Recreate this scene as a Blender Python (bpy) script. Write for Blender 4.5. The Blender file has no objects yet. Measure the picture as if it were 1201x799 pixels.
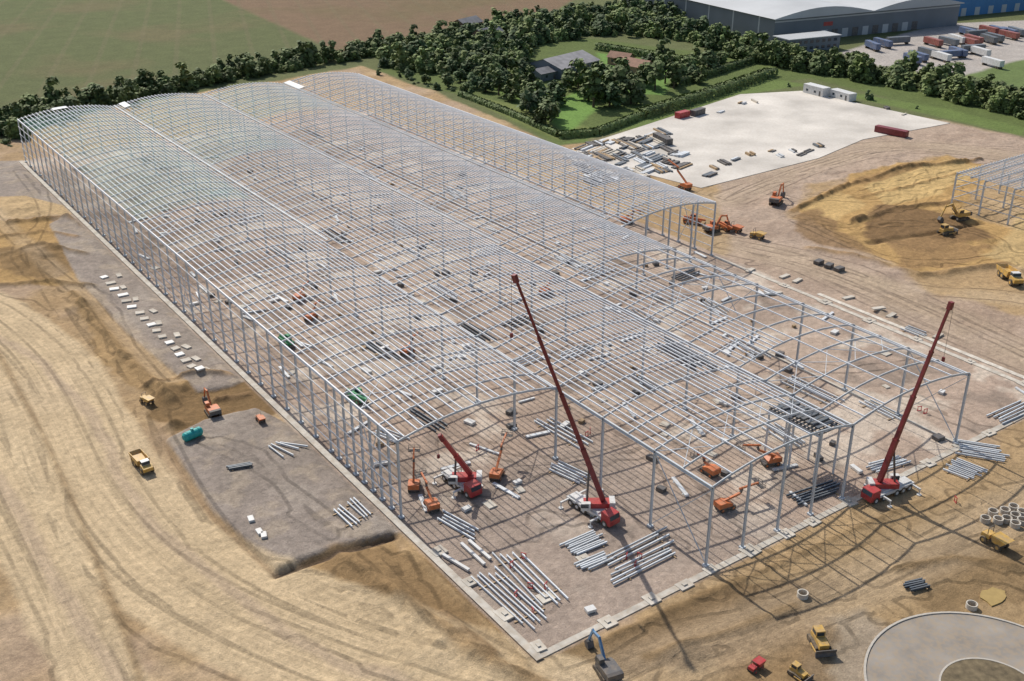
import bpy, math, random
import numpy as np
from mathutils import Vector
rnd=random.Random(7)
sc=bpy.context.scene; COL=sc.collection
# ---------- camera ----------
F=1263.0; TH=math.atan2(602.5,F); CT,ST=math.cos(TH),math.sin(TH)
CP=(-99.2,-90.5,100.0); AZ=math.radians(35.15); SA,CA=math.sin(AZ),math.cos(AZ)
def ray(px,py):
    r=px-600.5; yd=py-399.5
    fw=F*CT-yd*ST; dn=F*ST+yd*CT
    return fw*SA+r*CA, fw*CA-r*SA, -dn, fw
def G(px,py,h=0.0):
    dx,dy,dz,_=ray(px,py); t=(CP[2]-h)/-dz
    return (CP[0]+dx*t, CP[1]+dy*t)
def above(px,py,base):
    dx,dy,dz,fw=ray(px,py); bf=(base[0]-CP[0])*SA+(base[1]-CP[1])*CA; t=bf/fw
    return Vector((CP[0]+dx*t,CP[1]+dy*t,CP[2]+dz*t))
def ang(a,b,c,d):
    p=G(a,b);q=G(c,d); return math.atan2(q[1]-p[1],q[0]-p[0])
cam=bpy.data.cameras.new('camera'); co=bpy.data.objects.new('camera',cam); COL.objects.link(co); sc.camera=co
cam.sensor_width=36; cam.lens=F/1201*36; cam.clip_end=20000; cam.clip_start=1
co.location=CP; co.rotation_euler=(math.pi/2-TH,0,-AZ)
sc.view_settings.view_transform='Standard'; sc.view_settings.look='None'; sc.view_settings.exposure=0
# ---------- light ----------
w=bpy.data.worlds.new('World'); sc.world=w; w.use_nodes=True
nt=w.node_tree; bg=nt.nodes['Background']; sky=nt.nodes.new('ShaderNodeTexSky'); sky.sky_type='NISHITA'; sky.sun_disc=False
EL=math.radians(44); sky.sun_elevation=EL; sky.sun_rotation=math.radians(2); sky.dust_density=2.0
nt.links.new(sky.outputs[0],bg.inputs[0]); bg.inputs[1].default_value=0.12
sl=bpy.data.lights.new('sun','SUN'); sl.energy=4.1; sl.angle=math.radians(.55); sl.color=(1,.95,.87)
so=bpy.data.objects.new('sun',sl); COL.objects.link(so); so.rotation_euler=(-(math.pi/2-EL),0,math.radians(-2)); so.location=(0,100,200)
# ---------- materials ----------
def mat(name,c,rough=.6,metal=0.0,var=.15,scale=1.0,rand=0.0,alpha=None,bump=0,dust=0.0,dc=(.36,.27,.17)):
    m=bpy.data.materials.new(name); m.use_nodes=True; n=m.node_tree.nodes; l=m.node_tree.links; b=n['Principled BSDF']
    tc=n.new('ShaderNodeTexCoord'); no=n.new('ShaderNodeTexNoise'); no.inputs['Scale'].default_value=scale; no.inputs['Detail'].default_value=5
    l.new(tc.outputs['Object'],no.inputs['Vector'])
    mr=n.new('ShaderNodeMapRange'); mr.inputs[1].default_value=.3; mr.inputs[2].default_value=.7; mr.inputs[3].default_value=1-var; mr.inputs[4].default_value=1+var
    l.new(no.outputs['Fac'],mr.inputs[0]); vs=n.new('ShaderNodeVectorMath'); vs.operation='SCALE'; vs.inputs[0].default_value=c
    l.new(mr.outputs[0],vs.inputs['Scale']); out=vs.outputs[0]
    if rand:
        oi=n.new('ShaderNodeObjectInfo'); m2=n.new('ShaderNodeMapRange'); m2.inputs[3].default_value=1-rand; m2.inputs[4].default_value=1+rand
        l.new(oi.outputs['Random'],m2.inputs[0]); v2=n.new('ShaderNodeVectorMath'); v2.operation='SCALE'; l.new(out,v2.inputs[0]); l.new(m2.outputs[0],v2.inputs['Scale']); out=v2.outputs[0]
    if dust:
        n2=n.new('ShaderNodeTexNoise'); n2.inputs['Scale'].default_value=1.3; n2.inputs['Detail'].default_value=6; l.new(tc.outputs['Object'],n2.inputs['Vector'])
        if dc[1]>dc[0]: n2.inputs['Scale'].default_value=.11
        m3=n.new('ShaderNodeMapRange'); m3.inputs[1].default_value=.42; m3.inputs[2].default_value=.62; m3.inputs[3].default_value=dust*.3; m3.inputs[4].default_value=min(1,dust*1.7); l.new(n2.outputs['Fac'],m3.inputs[0])
        mx=n.new('ShaderNodeMix'); mx.data_type='RGBA'; l.new(m3.outputs[0],mx.inputs[0]); l.new(out,mx.inputs[6]); mx.inputs[7].default_value=(*dc,1); out=mx.outputs[2]
    l.new(out,b.inputs['Base Color']); b.inputs['Roughness'].default_value=rough; b.inputs['Metallic'].default_value=metal
    if bump:
        bp=n.new('ShaderNodeBump'); bp.inputs['Strength'].default_value=bump; bp.inputs['Distance'].default_value=.1; l.new(no.outputs['Fac'],bp.inputs['Height']); l.new(bp.outputs[0],b.inputs['Normal'])
    if alpha is not None:
        tr=n.new('ShaderNodeBsdfTransparent'); mx=n.new('ShaderNodeMixShader'); mx.inputs[0].default_value=alpha
        l.new(tr.outputs[0],mx.inputs[1]); l.new(b.outputs[0],mx.inputs[2]); l.new(mx.outputs[0],n['Material Output'].inputs[0])
    return m
STEEL=mat('steel_paint',(.55,.58,.60),.5,0,.1,.4)
PURL=mat('galvanised_purlin',(.76,.78,.80),.45,0,.08,.3)
STEELB=mat('beam_steel',(.66,.70,.73),.5,0,.12,.5,rand=.2,dust=.2)
STEELD=mat('dark_steel',(.13,.16,.19),.5,.2,.2,.5,rand=.25,dust=.15)
GUT=mat('gutter_white',(.66,.67,.67),.5,0,.12,.3)
SHEET=mat('roof_sheet',(.48,.51,.51),.5,0,.1,.2)
NET=mat('green_net',(.16,.36,.29),.8,0,.4,.12,alpha=.26)
CONC=mat('concrete',(.56,.52,.45),.9,0,.22,.5,rand=.15,bump=.3,dust=.22)
CONCL=mat('apron_concrete',(.60,.56,.50),.9,0,.26,.05,dust=.12)
KERB=mat('kerb_stone',(.46,.42,.36),.9,0,.1,2)
ASPH=mat('dusty_asphalt',(.27,.245,.215),.9,0,.25,.2,dust=.3)
RED=mat('red_paint',(.42,.03,.035),.4,0,.12,1,dust=.1); DRED=mat('dark_red_boom',(.20,.028,.03),.45,0,.2,1)
WHITE=mat('white_paint',(.68,.68,.66),.45,0,.08,1,rand=.06,dust=.15)
ORANGE=mat('orange_paint',(.58,.15,.04),.5,0,.15,1,dust=.2); YEL=mat('yellow_paint',(.60,.36,.07),.5,0,.2,1,dust=.35)
BLUE=mat('blue_paint',(.08,.22,.40),.45,0,.2,1,dust=.15); GREEN=mat('green_paint',(.06,.30,.13),.5,0,.15,1)
TEAL=mat('teal_plastic',(.02,.34,.32),.45,0,.1,1)
BLACK=mat('black_rubber',(.04,.037,.033),.8,0,.3,2,dust=.25); DGREY=mat('dark_grey',(.08,.08,.085),.6,0,.2,1,dust=.15)
GLASS=mat('dark_glass',(.03,.045,.06),.12,0,.1,1)
WOOD=mat('timber',(.40,.28,.16),.85,0,.25,2,rand=.2)
ROOFD=mat('dark_roof',(.20,.195,.20),.8,0,.25,.3); ROOFB=mat('brown_roof',(.27,.15,.10),.85,0,.2,.6); ROOFM=mat('worn_grey_roof',(.28,.27,.27),.8,0,.25,.3)
BRICK=mat('brick',(.30,.19,.13),.9,0,.2,2); ROOFG=mat('grey_roof',(.46,.47,.47),.6,0,.1,.05)
CLAD=mat('grey_cladding',(.16,.18,.20),.6,0,.08,.1); BCLAD=mat('blue_cladding',(.06,.20,.42),.6,0,.08,.1)
LEAF=[mat('foliage_a',(.085,.125,.035),.8,0,.55,.25,rand=.35,dust=.4,dc=(.17,.215,.06)),mat('foliage_b',(.12,.17,.045),.8,0,.55,.25,rand=.35,dust=.4,dc=(.21,.24,.075)),mat('foliage_dark',(.06,.10,.032),.8,0,.5,.35,rand=.3,dust=.25,dc=(.12,.17,.05))]
BARK=mat('bark',(.10,.07,.045),.9,0,.2,3)
WATER=mat('muddy_water',(.40,.28,.10),.15,0,.1,1)
# ---------- mesh builder ----------
class MB:
    def __init__(s): s.v=[]; s.f=[]
    def add(s,vs,fs):
        o=len(s.v); s.v+= [tuple(a) for a in vs]; s.f+=[tuple(i+o for i in f) for f in fs]; return s
    def box(s,x0,x1,y0,y1,z0,z1):
        return s.add([(x0,y0,z0),(x1,y0,z0),(x1,y1,z0),(x0,y1,z0),(x0,y0,z1),(x1,y0,z1),(x1,y1,z1),(x0,y1,z1)],
            [(0,3,2,1),(4,5,6,7),(0,1,5,4),(1,2,6,5),(2,3,7,6),(3,0,4,7)])
    def prof(s,pts,y0,y1):
        n=len(pts); vs=[(x,y0,z) for x,z in pts]+[(x,y1,z) for x,z in pts]
        return s.add(vs,[tuple(range(n)),tuple(range(2*n-1,n-1,-1))]+[(i,i+n,(i+1)%n+n,(i+1)%n) for i in range(n)])
    def plan(s,pts,z0,z1):
        n=len(pts); vs=[(x,y,z0) for x,y in pts]+[(x,y,z1) for x,y in pts]
        return s.add(vs,[tuple(range(n-1,-1,-1)),tuple(range(n,2*n))]+[(i,(i+1)%n,(i+1)%n+n,i+n) for i in range(n)])
    def bar(s,p,q,w,h,off=0.0):
        p=Vector(p);q=Vector(q);d=(q-p).normalized(); up=Vector((0,0,1)) if abs(d.z)<.95 else Vector((0,1,0))
        sd=d.cross(up).normalized(); u=sd.cross(d); a=sd*(w/2); b=u*(h/2); o=u*off
        return s.add([c+e+g+o for c in (p,q) for e,g in ((-a,-b),(a,-b),(a,b),(-a,b))],[(0,1,2,3),(7,6,5,4),(0,4,5,1),(1,5,6,2),(2,6,7,3),(3,7,4,0)])
    def ibar(s,p,q,w,h,t=.06):
        s.bar(p,q,w,t,h/2); s.bar(p,q,w,t,-h/2); s.bar(p,q,t,h-t); return s
    def cyl(s,p,q,r,r2=None,n=14):
        r2=r if r2 is None else r2; p=Vector(p);q=Vector(q);d=(q-p).normalized(); up=Vector((0,0,1)) if abs(d.z)<.9 else Vector((1,0,0))
        a=d.cross(up).normalized(); b=d.cross(a); vs=[]
        for c,rr in ((p,r),(q,r2)):
            for i in range(n):
                t=2*math.pi*i/n; vs.append(c+a*(rr*math.cos(t))+b*(rr*math.sin(t)))
        return s.add(vs,[tuple(range(n-1,-1,-1)),tuple(range(n,2*n))]+[(i,(i+1)%n,(i+1)%n+n,i+n) for i in range(n)])
    def ring(s,z0,z1,ro,ri,n=20):
        vs=[]
        for r,z in ((ro,z0),(ro,z1),(ri,z1),(ri,z0)):
            vs+=[(r*math.cos(2*math.pi*i/n),r*math.sin(2*math.pi*i/n),z) for i in range(n)]
        return s.add(vs,[(k*n+i,k*n+(i+1)%n,((k+1)%4)*n+(i+1)%n,((k+1)%4)*n+i) for k in range(4) for i in range(n)])
    def mesh(s,name,m):
        me=bpy.data.meshes.new(name); me.from_pydata(s.v,[],s.f); me.materials.append(m); me.validate(); return me
    def build(s,name,m,parent=None,loc=(0,0,0),rz=0):
        o=bpy.data.objects.new(name,s.mesh(name,m)); COL.objects.link(o); o.parent=parent; o.location=loc; o.rotation_euler=(0,0,rz); return o
def tag(o,label=None,cat=None,group=None,kind=None):
    if label:o['label']=label
    if cat:o['category']=cat
    if group:o['group']=group
    if kind:o['kind']=kind
    return o
def thing(name,label,cat,loc=(0,0,0),rz=0,group=None,s=1):
    o=bpy.data.objects.new(name,None); COL.objects.link(o); o.location=loc; o.rotation_euler=(0,0,rz); o.scale=(s,s,s); o.empty_display_size=.5
    return tag(o,label,cat,group)
def inst(me,name,loc,rz=0,parent=None,scale=(1,1,1)):
    o=bpy.data.objects.new(name,me); COL.objects.link(o); o.location=loc; o.rotation_euler=(0,0,rz); o.scale=scale; o.parent=parent; return o
def copy_tree(o,parent=None):
    c=o.copy(); COL.objects.link(c)
    if parent: c.parent=parent
    for ch in list(o.children): copy_tree(ch,c)
    return c
# ---------- ground ----------
_T=np.random.RandomState(3).rand(256,256)
def vn(x,y,s,seed=0):
    x=x/s+seed*17.3; y=y/s+seed*9.7; ix=np.floor(x).astype(int); iy=np.floor(y).astype(int); fx=x-ix; fy=y-iy
    fx=fx*fx*(3-2*fx); fy=fy*fy*(3-2*fy); a=ix%256;b=(ix+1)%256;c=iy%256;d=(iy+1)%256
    return (_T[a,c]*(1-fx)+_T[b,c]*fx)*(1-fy)+(_T[a,d]*(1-fx)+_T[b,d]*fx)*fy
def fbm(x,y,s,seed=0,o=4):
    r=0;a=.5;t=0
    for k in range(o): r=r+a*vn(x,y,s/2**k,seed+k*3); t+=a; a*=.55
    return r/t
xs=np.concatenate([[-6000,-3000,-1200,-600,-350,-250,-180,-140],np.arange(-115,100,.42),np.arange(100.5,260,.7),np.arange(261,640,2.2),[700,850,1100,1600,3000,6000]])
ys=np.concatenate([[-6000,-3000,-1200,-600,-350,-200,-130,-90],np.arange(-66,150,.42),np.arange(150.5,302,.7),np.arange(303,800,2.2),[900,1100,1600,3000,6000]])
GX,GY=np.meshgrid(xs,ys,indexing='ij')
N1=fbm(GX,GY,14,1)-.5; N2=fbm(GX,GY,60,5)-.5; N3=fbm(GX,GY,3.5,9,3)-.5; N4=fbm(GX,GY,7,40,3)-.5
def win(P,mg):
    P=np.array(P); a=P.min(0)-mg; c=P.max(0)+mg
    return slice(max(0,np.searchsorted(xs,a[0])-1),np.searchsorted(xs,c[0])+1),slice(max(0,np.searchsorted(ys,a[1])-1),np.searchsorted(ys,c[1])+1)
def sdf(P,mg=14):
    P=np.array(P,float); out=np.full(GX.shape,-1e3); w_=win(P,mg); X=GX[w_];Y=GY[w_]
    d=np.full(X.shape,1e9); ins=np.zeros(X.shape,bool); n=len(P)
    for i in range(n):
        a=P[i];b=P[(i+1)%n]; ab=b-a; L=max((ab**2).sum(),1e-9)
        t=np.clip(((X-a[0])*ab[0]+(Y-a[1])*ab[1])/L,0,1)
        d=np.minimum(d,np.hypot(X-a[0]-t*ab[0],Y-a[1]-t*ab[1]))
        ins^=((a[1]>Y)!=(b[1]>Y))&(X<(b[0]-a[0])*(Y-a[1])/((b[1]-a[1]) if b[1]!=a[1] else 1e-9)+a[0])
    out[w_]=np.where(ins,d,-d); return out
def pm(px,soft=1.5,nz=6,world=False):
    P=px if world else [G(*p) for p in px]
    return np.clip(.5+(sdf(P)+N1*nz*2+N3*nz*.6)/(2*soft),0,1)
C=np.empty(GX.shape+(3,)); C[:]=(.13,.145,.06)
def paint(m,c,a=1.0): C[:]=C*(1-(m*a)[...,None])+np.array(c)*(m*a)[...,None]
f1=pm([(-500,-40),(235,-12),(385,56),(130,115),(0,165),(-500,250)],2,1); paint(f1,(.112,.128,.050)); paint(f1*np.clip(N2*5,0,1),(.150,.130,.062),.8)
f2=pm([(235,-12),(720,-30),(640,20),(540,30),(400,62),(385,56)],2,1); paint(f2,(.195,.130,.078)); paint(f2*np.clip(N2*5,0,1),(.16,.125,.062),.7)
ca,sa_=math.cos(-.35),math.sin(-.35); tl=(np.abs(((GX*ca+GY*sa_)%18)-9)<1.2); paint(np.maximum(f1,f2)*tl,(.17,.145,.08),.3)
site=pm([(-500,250),(0,168),(120,128),(425,78),(520,112),(650,170),(690,168),(760,150),(870,112),(940,110),(1110,143),(1201,163),(1500,225),(1700,1000),(600,1250),(-900,1250)],1.2,2)
paint(site,(.425,.292,.155))
site2=site.copy()
paint(site*np.clip(N2*5+.2,0,1),(.37,.255,.14),.65); paint(site*np.clip(N1*6,0,1),(.50,.365,.215),.65); paint(site*np.clip(N4*6-.3,0,1),(.30,.205,.115),.5); paint(site*np.clip((fbm(GX,GY,22,90)-.55)*8,0,1),(.42,.31,.225),.6)
def soil(px,c,soft=.8,nz=4,a=1.0): paint(pm(px,soft,nz)*site2,c,a)
R8=[(830,205),(1110,140),(1260,170),(1260,215),(1100,185),(950,220),(925,250),(1010,300),(1100,345),(1300,400),(1300,480),(1201,455),(1060,400),(860,310),(845,250)]
soil(R8,(.43,.325,.245),1.5,4); paint(pm(R8,1.5,4)*np.clip(N4*6,0,1),(.34,.25,.185),.6)
soil([(930,248),(1000,208),(1110,182),(1160,195),(1130,250),(1201,275),(1190,310),(1090,322),(1000,292)],(.45,.285,.115))
soil([(1010,222),(1110,186),(1150,196),(1105,232),(1040,240)],(.56,.39,.17),.6,3,.9); soil([(940,246),(985,224),(1015,240),(980,262)],(.54,.37,.16),.6,2,.8)
soil([(1000,262),(1040,242),(1120,252),(1160,280),(1090,296),(1020,282)],(.19,.115,.055),.9,5,.9); soil([(915,252),(960,245),(1000,278),(1040,300),(960,290)],(.25,.155,.075),.9,5,.85); soil([(1040,284),(1100,278),(1170,292),(1120,318),(1060,312)],(.30,.185,.085),.8,5,.8)
soil([(985,222),(1010,211),(1090,189),(1098,193),(1020,217)],(.30,.185,.08),.6,2,.85); soil([(1180,285),(1201,250),(1260,260),(1260,330),(1150,300)],(.53,.38,.18),1,3,.8)
soil([(1030,350),(1100,340),(1201,372),(1201,400),(1110,380)],(.36,.26,.185),1,3,.7); soil([(1100,420),(1201,400),(1260,430),(1260,480),(1201,470)],(.38,.285,.21),1,3,.7)
soil([(-60,262),(60,258),(140,300),(105,335),(-60,338)],(.40,.255,.105)); soil([(0,292),(95,285),(115,312),(60,330),(0,325)],(.22,.14,.065),.7,5,.8)
soil([(0,232),(75,225),(92,250),(0,258)],(.49,.35,.19)); soil([(80,345),(130,340),(240,470),(190,475),(120,420)],(.36,.235,.11),.7,6,.9); soil([(60,262),(110,258),(160,300),(130,318),(95,300)],(.24,.155,.075),.8,4,.85)
soil([(180,465),(290,443),(330,480),(300,492),(205,508),(175,490)],(.22,.14,.065),.6,4)
soil([(-40,345),(80,348),(60,400),(-40,400)],(.37,.25,.13),.8,5,.7); soil([(90,520),(180,500),(240,600),(200,640),(130,600)],(.40,.285,.175),1,5,.6)
soil([(660,770),(830,690),(1000,625),(1160,560),(1300,500),(1400,760),(1010,730),(960,840),(640,840)],(.37,.255,.135),1.5,5)
soil([(740,735),(860,695),(960,690),(920,730),(800,780),(700,799)],(.20,.13,.065),.8,6,.85); soil([(330,672),(460,622),(600,745),(660,800),(560,820),(450,740)],(.36,.235,.11),.8,7,.9)
soil([(400,655),(470,640),(580,760),(600,800),(520,760)],(.24,.155,.075),.7,6,.8); soil([(1050,650),(1130,635),(1201,650),(1201,705),(1100,710)],(.24,.16,.08),.8,6,.8); soil([(970,740),(1010,720),(1040,745),(1000,799),(960,790)],(.33,.27,.20),1,4,.8)
soil([(840,745),(880,730),(960,740),(950,799),(860,799)],(.26,.17,.085),.9,6,.75); soil([(640,765),(700,755),(740,799),(640,820)],(.22,.145,.07),.8,4,.8)
GRAV=(.300,.250,.210)
g1=[(196,517),(240,494),(300,480),(338,498),(476,622),(405,640),(325,668),(250,600)]
g2=[(58,264),(92,248),(300,440),(272,455),(232,462),(150,392),(92,330)]
g3=[(-40,190),(40,188),(85,222),(95,246),(30,230),(-40,232)]
for g in (g1,g2,g3): a_=pm(g,.22,.05)*site2; paint(a_,GRAV); paint(a_*np.clip(N4*5,0,1),(.38,.325,.27),.6); paint(a_*np.clip(N1*6-.3,0,1),(.24,.20,.165),.6); paint(a_*np.clip(N3*8-.5,0,1),(.42,.34,.25),.45)
gr=pm([(-33,-2),(95,-2),(95,287.5),(-33,287.5)],.4,.2,True)
paint(gr,(.43,.325,.25)); paint(gr*np.clip(N2*5+.2,0,1),(.49,.385,.30),.7); paint(gr*np.clip(N1*6-.1,0,1),(.33,.25,.195),.75)
paint(gr*np.clip((fbm(GX,GY,9,31)-.56)*9,0,1),(.62,.53,.43),.7); paint(gr*np.clip(N4*7-.9,0,1),(.22,.175,.14),.65)
paint(gr*pm([(-33,-4),(20,-4),(8,40),(-33,45)],3,6,True),(.35,.285,.235),.6)
def green(px,c,soft=1.2,nz=1.5,a=1): paint(pm(px,soft,nz),c,a)
green([(440,82),(560,118),(655,172),(760,150),(905,98),(950,92),(1110,132),(1260,165),(1260,120),(1100,100),(880,68),(690,45),(560,60)],(.115,.15,.046))
green([(555,112),(600,122),(690,150),(690,165),(655,165),(560,122)],(.17,.20,.065)); green([(570,100),(600,95),(650,110),(640,130),(600,118)],(.14,.21,.055)); green([(625,130),(690,100),(700,130),(665,157)],(.17,.29,.07)); green([(700,62),(790,74),(780,112),(740,110),(715,92)],(.15,.26,.065))
green([(660,168),(760,136),(905,92),(1110,128),(1201,150),(1201,160),(1105,138),(940,101),(870,111),(760,148),(690,167)],(.14,.19,.055),1,.8); green([(1120,85),(1201,60),(1300,70),(1300,110),(1201,105)],(.14,.19,.065),2,2)
green([(690,163),(760,147),(870,110),(880,112),(760,153),(692,170)],(.22,.20,.11),1,1); green([(985,62),(1040,45),(1105,28),(1300,20),(1300,55),(1190,72),(1120,92),(1050,85)],(.42,.38,.34),1.5,1)
# roads and wheel tracks
TU=np.zeros(GX.shape);TV=np.zeros(GX.shape);TS=np.zeros(GX.shape);RUT=np.full(GX.shape,3.0)
def smooth(W,k=3):
    W=[np.array(p) for p in W]
    for _ in range(k):
        Q=[W[0]]
        for a,b in zip(W[:-1],W[1:]): Q+=[a*.75+b*.25,a*.25+b*.75]
        W=Q+[W[-1]]
    return W
PTH=[([(-260,300),(-60,345),(30,410),(75,480),(110,560),(170,640),(260,700),(400,760),(560,810),(760,880)],9.5,1),
 ([(-140,380),(-40,480),(20,590),(70,700),(120,800),(160,900)],4.5,1),
 ([(640,830),(800,770),(960,705),(1090,650),(1260,560)],5,.8),([(845,232),(930,197),(1040,165),(1260,195)],8,.8),
 ([(850,285),(960,312),(1080,362),(1260,440)],7,.8),([(-40,215),(40,300),(110,350),(200,450)],2.5,.7),([(1020,330),(1100,345),(1201,350),(1300,380)],4,.7)]
ruts=[]
for k,(pp,wd,sg_) in enumerate(PTH):
    W=smooth([G(*p) for p in pp])
    for j in range(max(2,int(wd*1.1))):
        off=rnd.uniform(-wd,wd); drift=rnd.uniform(-.4,.4)*wd; R_=[]; ph=rnd.random()*6
        for i in range(len(W)):
            a=W[max(0,i-1)];b=W[min(len(W)-1,i+1)]; d=b-a; d=d/(np.hypot(*d)+1e-9); t=i/(len(W)-1)
            R_.append(W[i]+np.array([-d[1],d[0]])*(off+drift*math.sin(t*5+ph)))
        ruts.append(R_)
    w_=win(W,wd*2.2); X=GX[w_];Y=GY[w_]; dm=np.full(X.shape,1e9);um=np.zeros(X.shape);vm=np.zeros(X.shape); acc=0
    for a,b in zip(W[:-1],W[1:]):
        ab=b-a; L=math.hypot(*ab)
        if L<1e-6: continue
        t=np.clip(((X-a[0])*ab[0]+(Y-a[1])*ab[1])/L/L,0,1); ex=X-a[0]-t*ab[0]; ey=Y-a[1]-t*ab[1]; d=np.hypot(ex,ey)
        sg=np.sign(ab[0]*ey-ab[1]*ex); c=d<dm; dm[c]=d[c]; um[c]=(d*sg)[c]; vm[c]=(acc+t*L)[c]; acc+=L
    s=np.exp(-(dm/(wd*1.1))**4)*sg_; brk=np.clip(1.0+N1[w_]*2.2+N3[w_]*.8,0.15,1); c=(s>TS[w_])&(s>.05)
    TU[w_][c]=um[c]+k*50; TV[w_][c]=vm[c]; TS[w_][c]=(s*brk)[c]
    sf=np.zeros(GX.shape); sf[w_]=s*brk
    if k in(0,1):
        e_=np.clip((wd*1.12+N1[w_]*3-dm)/1.2+.5,0,1); sf[w_]=e_; paint(sf*site2*(1-gr),(.60,.46,.285),.85)
        e_=np.clip((1.6-np.abs(um+wd*.45*np.sin(vm*.03)+N1[w_]*4))/1.0,0,1)*np.exp(-(dm/wd)**4); sf[w_]=e_; paint(sf*site2*(1-gr),(.44,.33,.235),.55)
    else: paint(sf*site2*(1-gr),(.52,.405,.275),.5)
for pp in [[(140,420),(190,500),(240,600),(330,690),(480,740)],[(60,350),(150,480),(190,560),(260,660),(420,720)],[(-20,430),(90,520),(190,690),(330,760),(480,860)],[(0,350),(70,380),(140,450),(190,480)],[(20,480),(60,600),(150,720),(300,799)],
  [(700,790),(780,735),(900,720),(1010,660)],[(860,780),(960,720),(1080,690),(1180,640)],[(1010,600),(1060,640),(1120,660),(1201,690)],[(870,230),(960,240),(1060,215),(1150,190)],[(930,260),(1020,300),(1100,310),(1190,300)],[(1000,270),(1060,230),(1140,215)],
  [(880,310),(980,300),(1080,345)],[(20,200),(60,250),(30,300),(60,350)],[(350,690),(450,680),(540,740),(640,799)],[(1060,470),(1130,500),(1201,510)],[(430,650),(500,720),(600,780)],[(500,600),(600,560),(760,520),(900,470)],[(560,640),(680,600),(800,640)],[(880,420),(980,440),(1100,420)],
  [(1100,600),(1150,580),(1201,570)],[(900,640),(1000,680),(1060,720)],[(780,799),(830,750),(900,740),(980,760)],[(820,700),(960,660),(1080,640),(1201,600)],[(1040,190),(1100,200),(1090,240),(1040,250)],[(1100,260),(1180,290),(1230,340)],[(480,560),(560,610),(650,700)],[(520,520),(700,560),(760,640)],[(240,520),(320,560),(400,620)],[(640,460),(760,520),(860,620)],
  [(950,230),(1020,240),(1080,225),(1150,200)],[(935,255),(985,270),(1060,260),(1130,268)],[(900,215),(1000,190),(1100,170),(1201,175)],[(100,340),(160,440),(170,520),(230,640)],[(0,560),(60,680),(110,799)]]:
    W=smooth([G(*p) for p in pp]); ruts.append(W); ruts.append([p+np.array([rnd.uniform(2,4),rnd.uniform(-3,3)])*math.sin(i*.25) for i,p in enumerate(W)])
for W in ruts:
    for s_ in range(0,len(W)-1,8):
        seg=W[s_:s_+9]; w_=win(seg,3); X=GX[w_];Y=GY[w_]; R_=RUT[w_]
        if X.size==0: continue
        for a,b in zip(seg[:-1],seg[1:]):
            ab=b-a; L2=(ab**2).sum()
            if L2<1e-8: continue
            t=np.clip(((X-a[0])*ab[0]+(Y-a[1])*ab[1])/L2,0,1); np.minimum(R_,np.hypot(X-a[0]-t*ab[0],Y-a[1]-t*ab[1]),out=R_)
TS*=site2*(1-.6*gr); RUT=np.where(site2>.9,RUT,3.0)
flat=np.clip((sdf([(-38,-8),(99,-8),(99,292),(-38,292)])+3)/3,0,1)
plat=np.zeros(GX.shape)
for g in (g1,g2): pl=pm(g,.35,.05); plat=np.maximum(plat,pl); flat=np.maximum(flat,pm(g,1.0,0))
flat=np.maximum(flat,pm(g3,2,0))
apron=[(657,179),(742,152),(868,111),(940,107),(1114,145),(1012,164),(960,186),(822,221)]
flat=np.maximum(flat,np.clip((sdf([G(*p) for p in apron])+7)/5,0,1)); RC=G(1165,815)
flat=np.maximum(flat,np.clip((24-np.hypot(GX-RC[0],GY-RC[1]))/4,0,1))
inb=np.clip((sdf([(-33.5,-3),(96,-3),(96,288),(-33.5,288)])+1)/1,0,1)
rg=1-np.abs(2*fbm(GX,GY,5,60,3)-1)
smf=1-.85*pm([(800,700),(827,655),(1130,500),(1300,450),(1300,600),(1110,640),(920,745)],5,0)
Z=(N1*.6+N3*.35+(rg-.8)*.28+.1)*site2*(1-flat)*(1-.85*np.clip(TS,0,1))*smf
Z+=plat*.5*(1-inb)
for px,py,r,h in [(25,245,8,.7),(40,300,7,1.0),(95,290,6,1.0),(215,455,4,1.6),(265,452,5,-.9),(300,470,3,1.4),(100,360,4,1),(140,420,4,1),(470,665,5,1.3),(500,700,6,1.2),(560,735,5,1.3),(600,775,4,1.2),
    (800,765,4,1.0),(690,795,5,-1.0),(1000,215,12,.6),(1060,202,14,1.0),(1110,235,10,.8),(1040,262,9,.6),(965,262,8,.5),(1160,285,8,.7),(1095,700,4,.8),(1130,590,4,.4),(205,500,1.8,1.6),(985,748,3,.9)]:
    a,b=G(px,py); dd=np.hypot(GX-a,GY-b)*(1+N1*1.6); Z+=h*np.exp(-(dd/r)**2)*(1-flat)*(.7+N3*1.4+fbm(GX,GY,2.2,77,2)*.3)
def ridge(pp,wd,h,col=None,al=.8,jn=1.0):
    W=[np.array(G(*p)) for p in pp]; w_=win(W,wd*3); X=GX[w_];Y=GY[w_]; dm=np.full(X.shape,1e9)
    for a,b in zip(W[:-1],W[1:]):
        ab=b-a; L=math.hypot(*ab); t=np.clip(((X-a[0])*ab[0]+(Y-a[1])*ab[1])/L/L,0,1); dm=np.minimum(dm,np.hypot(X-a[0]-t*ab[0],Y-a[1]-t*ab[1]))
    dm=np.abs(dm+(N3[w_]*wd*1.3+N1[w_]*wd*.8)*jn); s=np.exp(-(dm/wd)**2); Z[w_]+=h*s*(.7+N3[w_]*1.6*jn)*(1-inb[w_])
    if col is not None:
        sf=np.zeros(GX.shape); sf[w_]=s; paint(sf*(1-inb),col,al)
DK_=(.22,.145,.07)
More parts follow.
